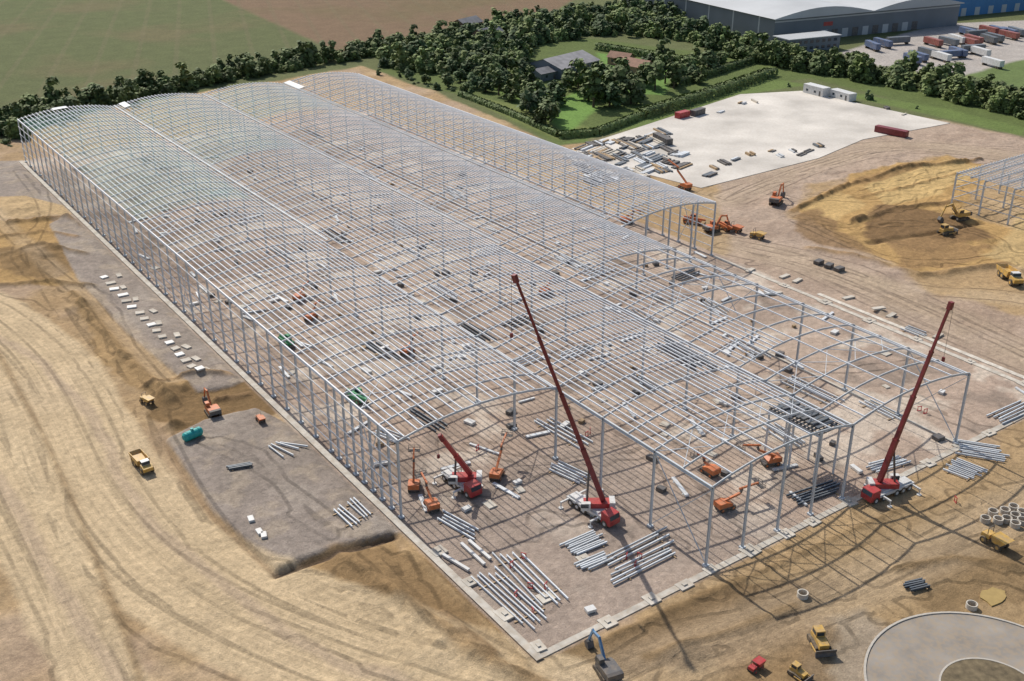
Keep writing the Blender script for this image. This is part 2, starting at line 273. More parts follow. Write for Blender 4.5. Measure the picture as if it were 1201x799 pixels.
for a in [([(395,648),(470,702),(560,767),(650,812)],1.3,1.2,(.30,.195,.095)),([(324,674),(400,648),(470,627)],.7,-1.1,(.10,.07,.05),.95,.2),([(192,519),(246,603),(320,672)],.5,-.4,(.28,.19,.11),.7,.2),([(484,650),(545,708),(620,778)],1.4,1.2,(.38,.26,.135)),([(520,720),(580,770)],1.0,1.0,(.22,.14,.07)),
  ([(85,345),(140,415),(200,470)],1.3,1.3,(.29,.19,.09)),([(-10,400),(50,510),(90,600),(130,700),(165,799)],.55,.6,(.28,.19,.10),.7),
  ([(700,752),(780,720),(870,680)],.8,.5,DK_,.7),([(760,772),(860,740),(930,712)],1.0,.5,DK_,.7),([(870,682),(1000,622),(1090,583)],.6,.25,DK_,.6,.3),([(930,248),(985,222),(1060,200),(1150,188)],.9,1.4,(.33,.20,.085)),([(950,292),(1000,300),(1080,324),(1180,310)],1.2,1.0,(.29,.185,.085)),
  ([(1000,262),(1050,245),(1120,240)],1.1,1.1,(.20,.125,.06)),([(1020,285),(1090,275),(1150,262)],1.1,-.9,(.22,.14,.065)),([(1010,232),(1060,222),(1120,205)],.7,.6,(.36,.22,.09)),([(10,262),(80,256),(130,285),(170,320)],1.0,1.3,(.25,.16,.075)),([(0,335),(60,330),(110,338)],.9,.9,DK_),([(0,300),(50,290),(100,300)],1.0,1.0,DK_),([(0,278),(50,272),(90,280)],.7,.7,(.30,.19,.09)),
  ([(255,470),(300,462),(330,482)],.9,1.6,(.27,.17,.085)),([(1050,668),(1120,655),(1190,666)],.9,.6,DK_),([(860,330),(950,375),(1060,425)],.6,.3,(.36,.27,.18)),([(1030,365),(1060,385),(1000,395)],.8,.8,(.25,.20,.145)),([(170,455),(230,440),(290,442)],.8,1.2,(.34,.22,.11))]:
    ridge(*a)
Z=np.where(site2>.02,Z,0)
def gz(x,y):
    i=int(np.clip(np.searchsorted(xs,x)-1,0,len(xs)-2)); j=int(np.clip(np.searchsorted(ys,y)-1,0,len(ys)-2))
    tx=(x-xs[i])/(xs[i+1]-xs[i]);ty=(y-ys[j])/(ys[j+1]-ys[j])
    return float((Z[i,j]*(1-tx)+Z[i+1,j]*tx)*(1-ty)+(Z[i,j+1]*(1-tx)+Z[i+1,j+1]*tx)*ty)
nx,ny=GX.shape; me=bpy.data.meshes.new('ground'); me.vertices.add(nx*ny)
me.vertices.foreach_set('co',np.stack([GX,GY,Z],-1).astype(np.float32).ravel())
idx=np.arange(nx*ny).reshape(nx,ny); q=np.stack([idx[:-1,:-1],idx[1:,:-1],idx[1:,1:],idx[:-1,1:]],-1).reshape(-1,4); nf=len(q)
me.loops.add(nf*4); me.loops.foreach_set('vertex_index',q.ravel().astype(np.int32)); me.polygons.add(nf)
me.polygons.foreach_set('loop_start',(np.arange(nf)*4).astype(np.int32)); me.polygons.foreach_set('loop_total',np.full(nf,4,np.int32)); me.polygons.foreach_set('use_smooth',np.ones(nf,bool)); me.update()
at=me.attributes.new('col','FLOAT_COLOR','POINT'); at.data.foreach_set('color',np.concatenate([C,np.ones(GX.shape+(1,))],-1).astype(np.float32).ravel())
at=me.attributes.new('trk','FLOAT_VECTOR','POINT'); at.data.foreach_set('vector',np.stack([TU,TV,TS],-1).astype(np.float32).ravel())
at=me.attributes.new('rut','FLOAT','POINT'); at.data.foreach_set('value',RUT.astype(np.float32).ravel())
gm=bpy.data.materials.new('earth'); gm.use_nodes=True; n=gm.node_tree.nodes; l=gm.node_tree.links; b=n['Principled BSDF']; b.inputs['Roughness'].default_value=.95; b.inputs['Specular IOR Level'].default_value=.15
def nd(t,**k):
    x=n.new(t)
    for a,v in k.items(): setattr(x,a,v)
    return x
ac=nd('ShaderNodeAttribute',attribute_name='col'); atk=nd('ShaderNodeAttribute',attribute_name='trk'); art=nd('ShaderNodeAttribute',attribute_name='rut'); geo=nd('ShaderNodeNewGeometry')
def noise(sc_,vec,det=6,ro=.6):
    x=nd('ShaderNodeTexNoise'); x.inputs['Scale'].default_value=sc_; x.inputs['Detail'].default_value=det; x.inputs['Roughness'].default_value=ro; l.new(vec,x.inputs['Vector']); return x.outputs['Fac']
def mrng(i,a,b_,c,d):
    x=nd('ShaderNodeMapRange'); l.new(i,x.inputs[0])
    for k,v in enumerate((a,b_,c,d)): x.inputs[k+1].default_value=v
    return x.outputs[0]
def mul(a,b_,op='MULTIPLY'):
    x=nd('ShaderNodeMath',operation=op)
    for k,v in enumerate((a,b_)):
        if isinstance(v,(int,float)): x.inputs[k].default_value=v
        else: l.new(v,x.inputs[k])
    return x.outputs[0]
na=noise(.12,geo.outputs['Position']); nb=noise(.8,geo.outputs['Position'],9,.75); nc=noise(4.5,geo.outputs['Position'],4,.7)
sep=nd('ShaderNodeSeparateXYZ'); l.new(atk.outputs['Vector'],sep.inputs[0]); cmb=nd('ShaderNodeCombineXYZ')
l.new(mul(sep.outputs[0],1.3),cmb.inputs[0]); l.new(mul(sep.outputs[1],.045),cmb.inputs[1]); st=noise(1.0,cmb.outputs[0],4,.6)
stm=mrng(st,.35,.65,.83,1.09); one=mul(mul(stm,1,'SUBTRACT'),sep.outputs[2]); stf=mul(one,1,'ADD')
rd=mul(art.outputs['Fac'],1.15,'SUBTRACT'); rab=mul(rd,rd); rline=mrng(rab,.03,.20,1,0)
rstr=mul(rline,mrng(na,.36,.56,.25,1)); rutf=mul(mul(rstr,-.36),1,'ADD')
tot=mul(mul(mul(mrng(na,.3,.7,.88,1.12),mrng(nb,.32,.68,.70,1.25)),mul(mrng(nc,.3,.7,.82,1.16),stf)),rutf)
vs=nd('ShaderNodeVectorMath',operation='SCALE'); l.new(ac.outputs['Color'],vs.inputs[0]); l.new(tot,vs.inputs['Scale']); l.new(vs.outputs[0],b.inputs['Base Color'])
bp=nd('ShaderNodeBump'); bp.inputs['Strength'].default_value=.7; bp.inputs['Distance'].default_value=.6; l.new(mul(mul(mul(nb,.8),mul(mul(nc,.25),mul(one,.5),'ADD'),'ADD'),mul(rstr,.22),'SUBTRACT'),bp.inputs['Height']); l.new(bp.outputs[0],b.inputs['Normal'])
me.materials.append(gm); go=bpy.data.objects.new('ground',me); COL.objects.link(go); tag(go,kind='structure')
def sheet(name,pts,z,m,z0=None):
    o=MB().plan(pts,z-.15 if z0 is None else z0,z).build(name,m); tag(o,kind='structure'); return o
sheet('concrete_apron',[G(*p) for p in apron],.15,CONCL)
def disc(r,n=72): return [(r*math.cos(2*math.pi*i/n),r*math.sin(2*math.pi*i/n)) for i in range(n)]
rb=sheet('roundabout_road',disc(15.6),.10,ASPH); rb.location=(RC[0],RC[1],0)
tag(MB().ring(-.1,.24,15.9,15.6,80).build('kerb',KERB,loc=(RC[0],RC[1],0)),kind='structure'); tag(MB().ring(.0,.24,6.6,6.35,50).build('kerb',KERB,loc=(RC[0],RC[1],0)),kind='structure')
isl=sheet('roundabout_island',disc(6.34),.2,mat('island_soil',(.15,.115,.065),.95,0,.4,1,bump=.8)); isl.location=(RC[0],RC[1],0)
strips=[(-32.9,-31.7,-2,287),(-31.6,92,-1.9,-.8),(92.4,93.6,-2,92),(95.0,96.2,-10,60),(61.7,62.3,0,287)]
for i,(a,b_,c,d) in enumerate(strips): sheet('concrete_strip',[(a,c),(b_,c),(b_,d),(a,d)],.12+.008*i if i else .28,CONC)
padm=MB().plan([(-1.1,-1.1),(1.1,-1.1),(1.1,1.1),(-1.1,1.1)],-.1,.22).box(-.35,.35,-.35,.35,.22,.4).mesh('foundation_pad',CONC)
for x,y in [(-31,0),(-31,8),(-31,17),(-31,26),(-20,-1.3),(-12,-1.3),(-6,-1.5),(0,-1.3),(8,-1.3),(16,-1.3),(22,-1.5),(31,-1.3),(40,-1.3),(52,-1.5),(62,-1.3),(70,-1.3),(82,-1.4),(93,6),(93,18),(93,31),(93,43),(93,56),(93,68),(93,80),(-24,8),(-14,12)]:
    tag(inst(padm,'foundation_pad',(x+rnd.uniform(-.2,.2),y+rnd.uniform(-.2,.2),.12 if x==-31 else 0),rnd.uniform(-.1,.1),None,(rnd.uniform(.7,1.2),rnd.uniform(.7,1.2),1)),kind='structure')
tag(MB().plan([(math.cos(t)*r,math.sin(t)*r*.7) for t,r in [(k*.42,rnd.uniform(1.8,3)) for k in range(15)]],-.6,.0).build('puddle',WATER,loc=(*G(1165,700),gz(*G(1165,700))+.15)),kind='structure')
# ---------- main steel frame ----------
HE=14.1; RISE=1.9; SP=31.0; B=6.2; XV=[-31,0,31,62]; ST0=[37.2,0,0,93.0]; YE=285.2
def arc(t): return HE+RISE*(1-(2*t-1)**2)
FR=thing('unclad_warehouse','huge unclad steel skeleton of a four vault warehouse filling the centre of the site','building')
rb_=MB(); K=10
pts=[(SP*i/K,0,arc(i/K)) for i in range(K+1)]
for a,c in zip(pts[:-1],pts[1:]): rb_.ibar(a,c,.13,.32,.04)
rm=rb_.mesh('rafter',STEEL)
raf=[]
for v in range(4):
    for j in range(int(round((YE-ST0[v])/B))+1): raf.append((ST0[v]+j*B,XV[v]))
raf.sort(); far=MB()
for k,(y,x) in enumerate(raf):
    if k<100: inst(rm,'rafter',(x,y,0),0,FR)
    else:
        for a,c in zip(pts[:-1],pts[1:]): far.ibar((x+a[0],y,a[2]),(x+c[0],y,c[2]),.11,.30,.04)
tag(far.build('rafters_beyond',STEEL,FR),kind='stuff')
cols=[]
for j in range(41): cols.append((-31,37.2+B*j,HE))
for x in (0,31,62):
    for j in range(24): cols.append((x,12.4*j,HE))
for j in range(32): cols.append((93,93+B*j,HE))
for v,y in ((1,0),(3,93)):
    for t in (.25,.5,.75): cols.append((XV[v]+SP*t,y,arc(t)-.3))
for v in range(4):
    for t in (.2,.4,.6,.8): cols.append((XV[v]+SP*t,YE,arc(t)-.3))
for y in (0,B,B*2,B*3): cols.append((-31,37.2+B*.5+y,HE))
cols.sort(key=lambda c:c[1]); farc=MB()
for k,(x,y,h) in enumerate(cols):
    m_=MB() if k<100 else farc
    o=(0,0) if k<100 else (x,y)
    m_.bar((o[0],o[1]-.16,0),(o[0],o[1]-.16,h),.3,.05).bar((o[0],o[1]+.16,0),(o[0],o[1]+.16,h),.3,.05).bar((o[0],o[1],0),(o[0],o[1],h),.06,.3)
    m_.box(o[0]-.4,o[0]+.4,o[1]-.4,o[1]+.4,0,.32)
    if k<100: m_.build('column',STEEL,FR,(x,y,0))
tag(farc.build('columns_beyond',STEEL,FR),kind='stuff')
NP=26
for v in range(4):
    for k in range(1,NP):
        t=k/NP; y0=ST0[v]
        if v==1: y0+= [0,6.2,12.4,0,18.6,6.2,24.8][k%7]
        if v==2: y0+= 0 if k in(2,6,11,16,21,24) else (24.8 if k<10 else 74.4)
        if v==0: y0+= [0,0,6.2][k%3]
        z=arc(t)+.28
        MB().bar((XV[v]+SP*t,y0-.2,z),(XV[v]+SP*t,YE+.2,z),.16,.2).build('purlin',PURL,FR)
for x in (0,31,62):
    MB().ibar((x,0,HE-.35),(x,99.2,HE-.35),.3,.5).build('valley_beam',STEEL,FR)
    g=MB(); y_=124 if x==0 else 99.3; g.box(x-.28,x+.28,y_,YE,HE+.5,HE+.56); g.box(x-.32,x-.26,y_,YE,HE+.45,HE+.75); g.box(x+.26,x+.32,y_,YE,HE+.45,HE+.75); g.build('valley_gutter',GUT,FR)
for x,y in ((-31,37.2),(93,93)): MB().ibar((x,y,HE+.1),(x,YE,HE+.1),.25,.45).build('eave_beam',PURL,FR)
for x,y0,y1 in ((-31.25,37.2,YE),(93.25,93,YE)):
    for z in (2.4,4.8,7.2,9.6,12): MB().bar((x,y0,z),(x,y1,z),.1,.18).build('wall_rail',PURL,FR)
for z in (5,9.5): MB().bar((0,YE+.3,z),(93,YE+.3,z),.12,.2).build('wall_rail',STEEL,FR)
for x,y in [(-31,43.4),(-31,130.2),(-31,229.4),(62,0),(62,49.6),(0,0),(93,99.2),(93,198.4)]:
    dy=6.2 if x in(-31,93) else 12.4
    MB().bar((x,y,.4),(x,y+dy,13.6),.12,.12).bar((x,y+dy,.4),(x,y,13.6),.12,.12).build('cross_brace',STEEL,FR)
for v,y in [(0,49.6),(0,148.8),(1,6.2),(1,99.2),(1,198.4),(2,12.4),(2,130.2),(3,99.2),(3,210.8),(2,49.6)]:
    m_=MB()
    for i in range(4):
        a=i/4;c=(i+1)/4; p=(XV[v]+SP*a,arc(a)-.2);q_=(XV[v]+SP*c,arc(c)-.2)
        m_.bar((p[0],y,p[1]),(q_[0],y+B,q_[1]),.1,.1).bar((p[0],y+B,p[1]),(q_[0],y,q_[1]),.1,.1)
    m_.build('roof_brace',STEEL,FR)
def patch(name,v,t0,t1,y0,y1,dz,m):
    n_=8; vs=[];fs=[]
    for i in range(n_+1):
        t=t0+(t1-t0)*i/n_
        for y in (y0,y1): vs.append((XV[v]+SP*t,y,arc(t)+dz))
    for i in range(n_): fs.append((2*i,2*i+2,2*i+3,2*i+1))
    return MB().add(vs,fs).build(name,m,FR)
for v,y0,y1 in ((0,165,284),(1,200,284),(2,240,284)): patch('safety_net',v,.03,.97,y0,y1,-.55,NET)
for v,t0,t1,y0,y1 in ((0,.35,.5,282,285),(1,.05,.12,278,285),(3,.0,.08,272,285)): patch('roof_sheet',v,t0,t1,y0,y1,.62,SHEET)
mz=thing('mezzanine','high steel platform of dark open joists inside the front right vault','mezzanine',(31,6,0))
for x in (0,5):
    for y in (0,5.5,11): MB().box(x-.14,x+.14,y-.14,y+.14,0,9.0).build('column',STEEL,mz)
m_=MB()
for i in range(14): m_.bar((-.3,i*.82,9.4),(5.3,i*.82,9.4),.3,.22)
for i in range(6): m_.bar((i*1.0,-.2,9.62),(i*1.0,11.2,9.62),.14,.12)
m_.build('joists',STEELD,mz)
for x in (0,5): MB().ibar((x,-.2,9.0),(x,11.2,9.0),.25,.4).build('floor_beam',STEEL,mz)
m_=MB()
for i in range(9): m_.box(.6,4.6,1.0+i*1.05,1.7+i*1.05,9.7,9.95+.2*(i%2))
m_.build('decking_pack',STEELD,mz)
F2=thing('unclad_warehouse','smaller flat roofed steel skeleton rising at the right edge of the dirt site','building',(177,80.5,0))
for i in range(6):
    for j in range(6): MB().box(i*12-.2,i*12+.2,-j*9-.2,-j*9+.2,0,10).build('column',STEEL,F2)
for j in range(11): MB().ibar((-.2,-j*4.5,10.3),(60,-j*4.5,10.3),.2,.5).build('rafter',STEEL,F2)
for i in range(41): MB().bar((i*1.5,0.2,10.75),(i*1.5,-45.2,10.75),.12,.2).build('purlin',PURL,F2)
for i in range(3): MB().bar((0,0.25,3+i*3),(60,0.25,3+i*3),.15,.2).bar((-.25,0,3+i*3),(-.25,-45,3+i*3),.15,.2).build('wall_rail',STEEL,F2)
# ---------- machines ----------
def wheels(t,xs_,yw,r,wd=.35,m=None):
    for x in xs_:
        for s in (-1,1):
            o=MB().cyl((x,s*yw,r),(x,s*(yw+wd),r),r).build('wheel',BLACK,t); MB().cyl((x,s*(yw+wd),r),(x,s*(yw+wd+.03),r),r*.5,n=10).build('rim',m or WHITE,o)
def crane(label,bpx,hd,tip,L=10):
    b0=G(*bpx); z0=gz(*b0); rz=ang(*hd); t=thing('mobile_crane',label,'crane',(b0[0],b0[1],z0),rz,'mobile cranes lifting steel')
    T=above(*tip,b0)-Vector((b0[0],b0[1],z0)); c,s=math.cos(-rz),math.sin(-rz); T=Vector((T.x*c-T.y*s,T.x*s+T.y*c,T.z))
    h=L/2
    MB().box(-h,h-2.0,-1.15,1.15,.9,1.4).box(-h+.3,h-3.0,-.8,.8,1.4,1.65).build('carrier',WHITE,t)
    cb=MB().prof([(h-2.0,.6),(h,.6),(h,1.6),(h-.25,2.4),(h-2.0,2.5)],-1.15,1.15).build('driver_cab',RED,t); MB().prof([(h+.01,1.65),(h+.03,1.65),(h-.2,2.3),(h-.23,2.3)],-1.0,1.0).build('windscreen',GLASS,cb)
    wheels(t,[-h+1.0,-h+2.5,-h+4.0,h-3.0,h-1.2],.85,.6)
    for x in (-h+.5,h-2.6):
        for sgn in (-1,1): MB().box(x-.15,x+.15,sgn*1.15 if sgn>0 else -2.9,2.9 if sgn>0 else -1.15,1.0,1.25).cyl((x,sgn*2.8,.15),(x,sgn*2.8,1.1),.1).cyl((x,sgn*2.8,-.1),(x,sgn*2.8,.15),.4).build('outrigger',WHITE,t)
    hz=math.atan2(T.y,T.x); hd2=Vector((math.cos(hz),math.sin(hz),0)); sd=Vector((-hd2.y,hd2.x,0)); up=Vector((0,0,1))
    def R_(u,v,z): return hd2*u+sd*v+up*z
    MB().bar(R_(-2.6,0,2.1),R_(1.5,0,2.1),1.8,.9).build('turntable_house',RED,t); MB().bar(R_(-3.5,0,2.2),R_(-2.6,0,2.2),2.1,1.2).build('counterweight',WHITE,t)
    oc=MB().bar(R_(.5,1.3,2.4),R_(2.0,1.3,2.4),.75,1.3).build('operator_cab',WHITE,t); MB().bar(R_(.8,1.3,2.6),R_(2.03,1.3,2.6),.79,.7).build('cab_window',GLASS,oc)
    P=R_(-1.6,0,2.7); D=T-P; ns=4 if D.length>20 else 2
    for i in range(ns):
        a=P+D*(i/ns); q_=P+D*((i+1)/ns); wd=.82-.14*i
        MB().bar(a,q_,wd*.85,wd).bar(a+D*((1/ns)*.97),q_,wd*.98,wd*1.12).build('boom_section',DRED if D.length>20 else RED,t)
    MB().cyl(R_(1.0,0,2.1),P+D.normalized()*min(7,D.length*.5),.18,n=8).build('luffing_ram',DGREY,t)
    MB().bar(T-D.normalized()*.6-up*.3,T+D.normalized()*.4,.75,.6).build('boom_head',DRED,t)
    hk=T+hd2*.5; dz=min(9,D.length*.4)
    MB().cyl(hk,hk-up*dz,.03,n=5).build('hoist_rope',DGREY,t); MB().bar(hk-up*dz,hk-up*(dz+.7),.3,.4).build('hook_block',DRED,t)
crane('white and red mobile crane with the tallest dark red boom, standing mid front',(695,603),(676,592,714,616),(604,325))
crane('mobile crane with tall dark red boom standing on the dirt at the right front',(1040,580),(1066,571,1018,590),(1115,357))
crane('small red mobile crane with short raised boom near the left front corner',(541,572),(524,557,560,583),(517,512),L=8.6)
def lift(label,px,hd,reach=9,h=7,m=ORANGE,s=.8):
    b0=G(*px); t=thing('boom_lift',label,'boom lift',(b0[0],b0[1],gz(*b0)),ang(*hd),'orange boom lifts',s)
    MB().box(-1.9,1.9,-1.05,1.05,.55,1.0).build('chassis',DGREY,t); wheels(t,(-1.3,1.3),.85,.55,.35,m)
    MB().prof([(-2.2,1.05),(1,1.05),(1.2,1.6),(-.4,2.2),(-2.2,2.1)],-1.15,1.15).build('turret',m,t)
    a=Vector((-1.2,0,1.9)); b_=Vector((reach*.45,0,h*.7)); e=Vector((reach,0,h))
    MB().bar(a,b_,.42,.45).build('lower_boom',m,t); MB().bar(b_,(b_.x+.3,0,b_.z+.9),.4,.45).build('knuckle',DGREY,t); MB().bar((b_.x-.4,0,b_.z+1.1),e,.32,.38).build('upper_boom',m,t)
    k=MB(); x,z=e.x,e.z-.9
    k.box(x,x+1,-1.2,1.2,z,z+.08)
    for u in (x,x+1):
        for v in (-1.2,0,1.2): k.bar((u,v,z),(u,v,z+1.1),.06,.06)
        for zz in (.55,1.1): k.bar((u,-1.2,z+zz),(u,1.2,z+zz),.06,.06)
    for v in (-1.2,1.2):
        for zz in (.55,1.1): k.bar((x,v,z+zz),(x+1,v,z+zz),.06,.06)
    k.build('basket',DGREY,t); return t
lift('orange boom lift with its boom raised just outside the left front corner columns',(486,573),(486,573,490,545),3,8)
lift('orange boom lift nearest the left front corner, boom half raised',(506,596),(506,596,490,570),6,5)
lift('orange boom lift right of the small red crane, arm angled up',(583,560),(583,560,600,530),7,7)
lift('orange boom lift furthest left of those inside the front right vault',(832,556),(832,556,815,545),4,3)
lift('orange boom lift reaching low along the ground inside the front right vault',(850,597),(850,597,905,580),8,4)
lift('orange boom lift parked beside the high joist platform with its arm raised',(903,545),(903,545,870,550),7,6)
lift('orange boom lift with stretched arm on the dirt beside the far concrete apron',(803,222),(803,222,770,208),9,7,s=1)
lift('orange boom lift under the far right vault beside the right columns',(735,262),(735,262,760,270),6,6)
for i,(a,c) in enumerate([(352,352),(365,375),(478,415),(640,345)]): lift('orange boom lift deep inside the frame, '+['the leftmost','just below the leftmost','midway along the left valley','towards the middle'][i],(a,c),(a,c,a+12,c-8),5,4)
def excavator(label,px,hd,m=ORANGE,s=1,bm=None):
    b0=G(*px); t=thing('excavator',label,'excavator',(b0[0],b0[1],gz(*b0)),ang(*hd),None,s); bm=bm or m
    for y in (-1.5,.9):
        MB().prof([(-2.1,.25),(-1.8,0),(1.8,0),(2.1,.25),(2.1,.65),(1.8,.9),(-1.8,.9),(-2.1,.65)],y,y+.6).build('track',BLACK,t)
    MB().box(-1.1,1.1,-.9,.9,.45,1.15).build('undercarriage',DGREY,t)
    MB().prof([(-2.2,1.2),(1.5,1.2),(1.5,1.8),(.4,2.2),(-2.2,2.3)],-1.35,1.35).build('engine_house',m,t); MB().prof([(-2.9,1.25),(-2.2,1.2),(-2.2,2.35),(-2.8,2.2)],-1.35,1.35).build('counterweight',DGREY,t)
    c=MB().prof([(.1,1.85),(1.7,1.85),(1.75,2.4),(1.4,3.15),(.1,3.15)],.45,1.33).build('cab',m,t); MB().prof([(.3,2.25),(1.74,2.35),(1.45,3.0),(.3,3.0)],.42,1.36).build('window',GLASS,c)
    MB().bar((1.1,-.1,1.8),(3.3,-.1,4.7),.36,.5).bar((3.1,-.1,4.65),(5.6,-.1,4.2),.34,.45).build('boom',bm,t); MB().bar((5.3,-.1,4.6),(6.6,-.1,1.6),.28,.36).build('stick',bm,t)
    MB().prof([(6.7,1.7),(7.2,.9),(6.7,.1),(5.9,.0),(5.7,.6),(6.2,1.5)],-.65,.45).build('bucket',DGREY,t); MB().cyl((1.5,-.1,1.7),(3.2,-.1,3.6),.12,n=6).build('ram',DGREY,t); return t
excavator('orange excavator digging the trench beside the left wall of the frame',(250,487),(250,487,238,470),ORANGE,.8)
excavator('blue armed dark excavator at the bottom edge below the slab corner',(712,790),(712,790,694,764),DGREY,.85,BLUE)
excavator('orange excavator alone on the pale dirt between the frame and the soil mound',(910,240),(910,240,925,225),ORANGE,1.05)
excavator('yellow excavator on top of the soil mound at right',(1125,258),(1125,258,1100,262),YEL,1.05)
excavator('orange excavator parked near the step in the right side of the frame',(835,272),(835,272,860,266),ORANGE,.9)
def dumptruck(label,px,hd,m=YEL,s=1):
    b0=G(*px); t=thing('dump_truck',label,'dump truck',(b0[0],b0[1],gz(*b0)),ang(*hd),None,s)
    MB().box(-4,3.8,-.6,.6,.8,1.3).build('chassis',DGREY,t); MB().prof([(1.7,1.0),(4.2,1.0),(4.3,1.9),(3.1,2.2),(1.7,2.2)],-1.2,1.2).build('bonnet',m,t)
    c=MB().prof([(1.5,1.9),(3,1.9),(2.8,3.1),(1.5,3.1)],-.95,.95).build('cab',WHITE,t); MB().prof([(1.7,2.3),(2.98,2.3),(2.85,2.95),(1.7,2.95)],-.98,.98).build('window',GLASS,c)
    d=MB().prof([(-4.6,1.5),(-4.4,1.3),(.9,1.3),(1.3,2.9),(1.1,2.9),(.75,1.6),(-4.2,1.6),(-5,2.4)],-1.4,1.4); d.prof([(-5,2.4),(-4.3,1.4),(.9,1.4),(1.3,2.9)],-1.5,-1.35).prof([(-5,2.4),(-4.3,1.4),(.9,1.4),(1.3,2.9)],1.35,1.5); d.build('dump_bed',m,t)
    wheels(t,(-3.2,-1.5,2.9),.95,.8,.55,m); return t
dumptruck('yellow and white dump truck on the wide pale haul road at left',(168,549),(158,538,178,562),s=.72)
dumptruck('yellow dump truck at the right edge below the soil mound',(1184,330),(1178,322,1195,336),YEL,1.0)
def dumper(label,px,hd,m=YEL,s=1,grp=None):
    b0=G(*px); t=thing('site_dumper',label,'dumper',(b0[0],b0[1],gz(*b0)),ang(*hd),grp,s)
    MB().box(-1.9,1.5,-.5,.5,.6,1.0).build('chassis',DGREY,t); MB().prof([(-2,.9),(-.6,.9),(-.6,1.6),(-1.9,1.5)],-.75,.75).build('engine_cover',m,t)
    MB().prof([(.1,1.0),(1.5,1.0),(2.3,1.9),(-.2,2.0)],-1,1).build('skip',m,t); MB().bar((-1,-.6,1.5),(-1,-.6,2.7),.08,.08).bar((-1,.6,1.5),(-1,.6,2.7),.08,.08).bar((-1,-.6,2.7),(-1,.6,2.7),.08,.08).build('roll_bar',DGREY,t)
    wheels(t,(-1.3,1.1),.65,.55,.4,m); return t
dumper('small yellow dumper on the brown bank left of the trench',(173,474),(168,470,180,476),s=.75); dumper('small orange dumper on the grey gravel right of the trench',(306,497),(303,492,310,500),ORANGE,.6)
dumper('yellow site dumper below the concrete rings at the right edge',(1166,640),(1155,632,1178,646),YEL,1.05); dumper('red dumper on the bottom edge left of the bulldozers',(886,786),(880,790,893,780),RED,.6)
dumper('orange dumper leftmost of the row on the dirt beyond the frame step',(862,272),(855,270,868,274),ORANGE,1.0); dumper('yellow dumper rightmost of the row on the dirt beyond the frame step',(888,280),(880,278,896,282),YEL,1.0)
def dozer(label,px,hd,m=YEL,s=1):
    b0=G(*px); t=thing('bulldozer',label,'bulldozer',(b0[0],b0[1],gz(*b0)),ang(*hd),None,s)
    for y in (-1.3,.8): MB().prof([(-1.9,.3),(-1.5,0),(1.4,0),(1.8,.3),(1.7,.8),(-.2,1.05),(-1.8,.85)],y,y+.5).build('track',BLACK,t)
    MB().prof([(-1.7,.7),(2,.7),(2.1,1.6),(.3,1.75),(-1.7,1.6)],-.8,.8).build('body',m,t); c=MB().box(-1.4,.2,-.75,.75,1.7,2.8).build('cab',m,t); MB().box(-1.43,.23,-.6,.6,1.95,2.6).box(-1.2,0,-.78,.78,1.95,2.6).build('window',GLASS,c)
    MB().prof([(2.7,.1),(2.95,.1),(2.8,.7),(3,1.4),(2.75,1.3),(2.55,.7)],-1.7,1.7).build('blade',DGREY,t); MB().bar((0,-1.4,.5),(2.7,-1.4,.5),.15,.25).bar((0,1.4,.5),(2.7,1.4,.5),.15,.25).build('push_arm',m,t); return t
dozer('yellow bulldozer on brown soil just left of the roundabout',(960,757),(955,742,972,772),YEL,.85); dozer('yellow bulldozer on the bottom edge between the red dumper and the roundabout',(935,794),(930,790,945,800),YEL,.6)
dozer('yellow bulldozer on the near flank of the soil mound at right',(1108,276),(1100,274,1120,270),YEL,1.0)
def telehandler(label,px,hd,m=GREEN,s=1):
    b0=G(*px); t=thing('telehandler',label,'telehandler',(b0[0],b0[1],gz(*b0)),ang(*hd),None,s)
    MB().prof([(-2.3,.6),(2.2,.6),(2.2,1.1),(.8,1.4),(-2.3,1.5)],-.9,.9).build('body',m,t); c=MB().prof([(-.8,1.3),(.9,1.3),(.6,2.4),(-.6,2.4)],.2,1.05).build('cab',m,t); MB().prof([(-.6,1.6),(.8,1.6),(.55,2.3),(-.5,2.3)],.17,1.08).build('window',GLASS,c)
    MB().bar((-2.2,-.35,1.8),(3.4,-.35,1.5),.4,.45).build('telescopic_boom',m,t); MB().bar((3.3,-.9,.5),(3.3,.4,.5),.1,.8).bar((3.3,-.7,.2),(4.5,-.7,.2),.12,.08).bar((3.3,.2,.2),(4.5,.2,.2),.12,.08).build('fork',DGREY,t); wheels(t,(-1.5,1.5),.75,.6,.4,m); return t
telehandler('green telehandler inside the frame near the left wall, nearer one',(418,470),(410,466,426,474),GREEN,1.0); telehandler('green telehandler inside the frame near the left wall, farther one',(336,404),(330,400,342,408),GREEN,.9)
telehandler('orange telehandler beside the columns at the frame step on the right',(812,262),(805,262,820,264),ORANGE,1.1); telehandler('orange telehandler on the dirt between two excavators beyond the frame step',(850,270),(845,266,858,272),ORANGE,1.0)
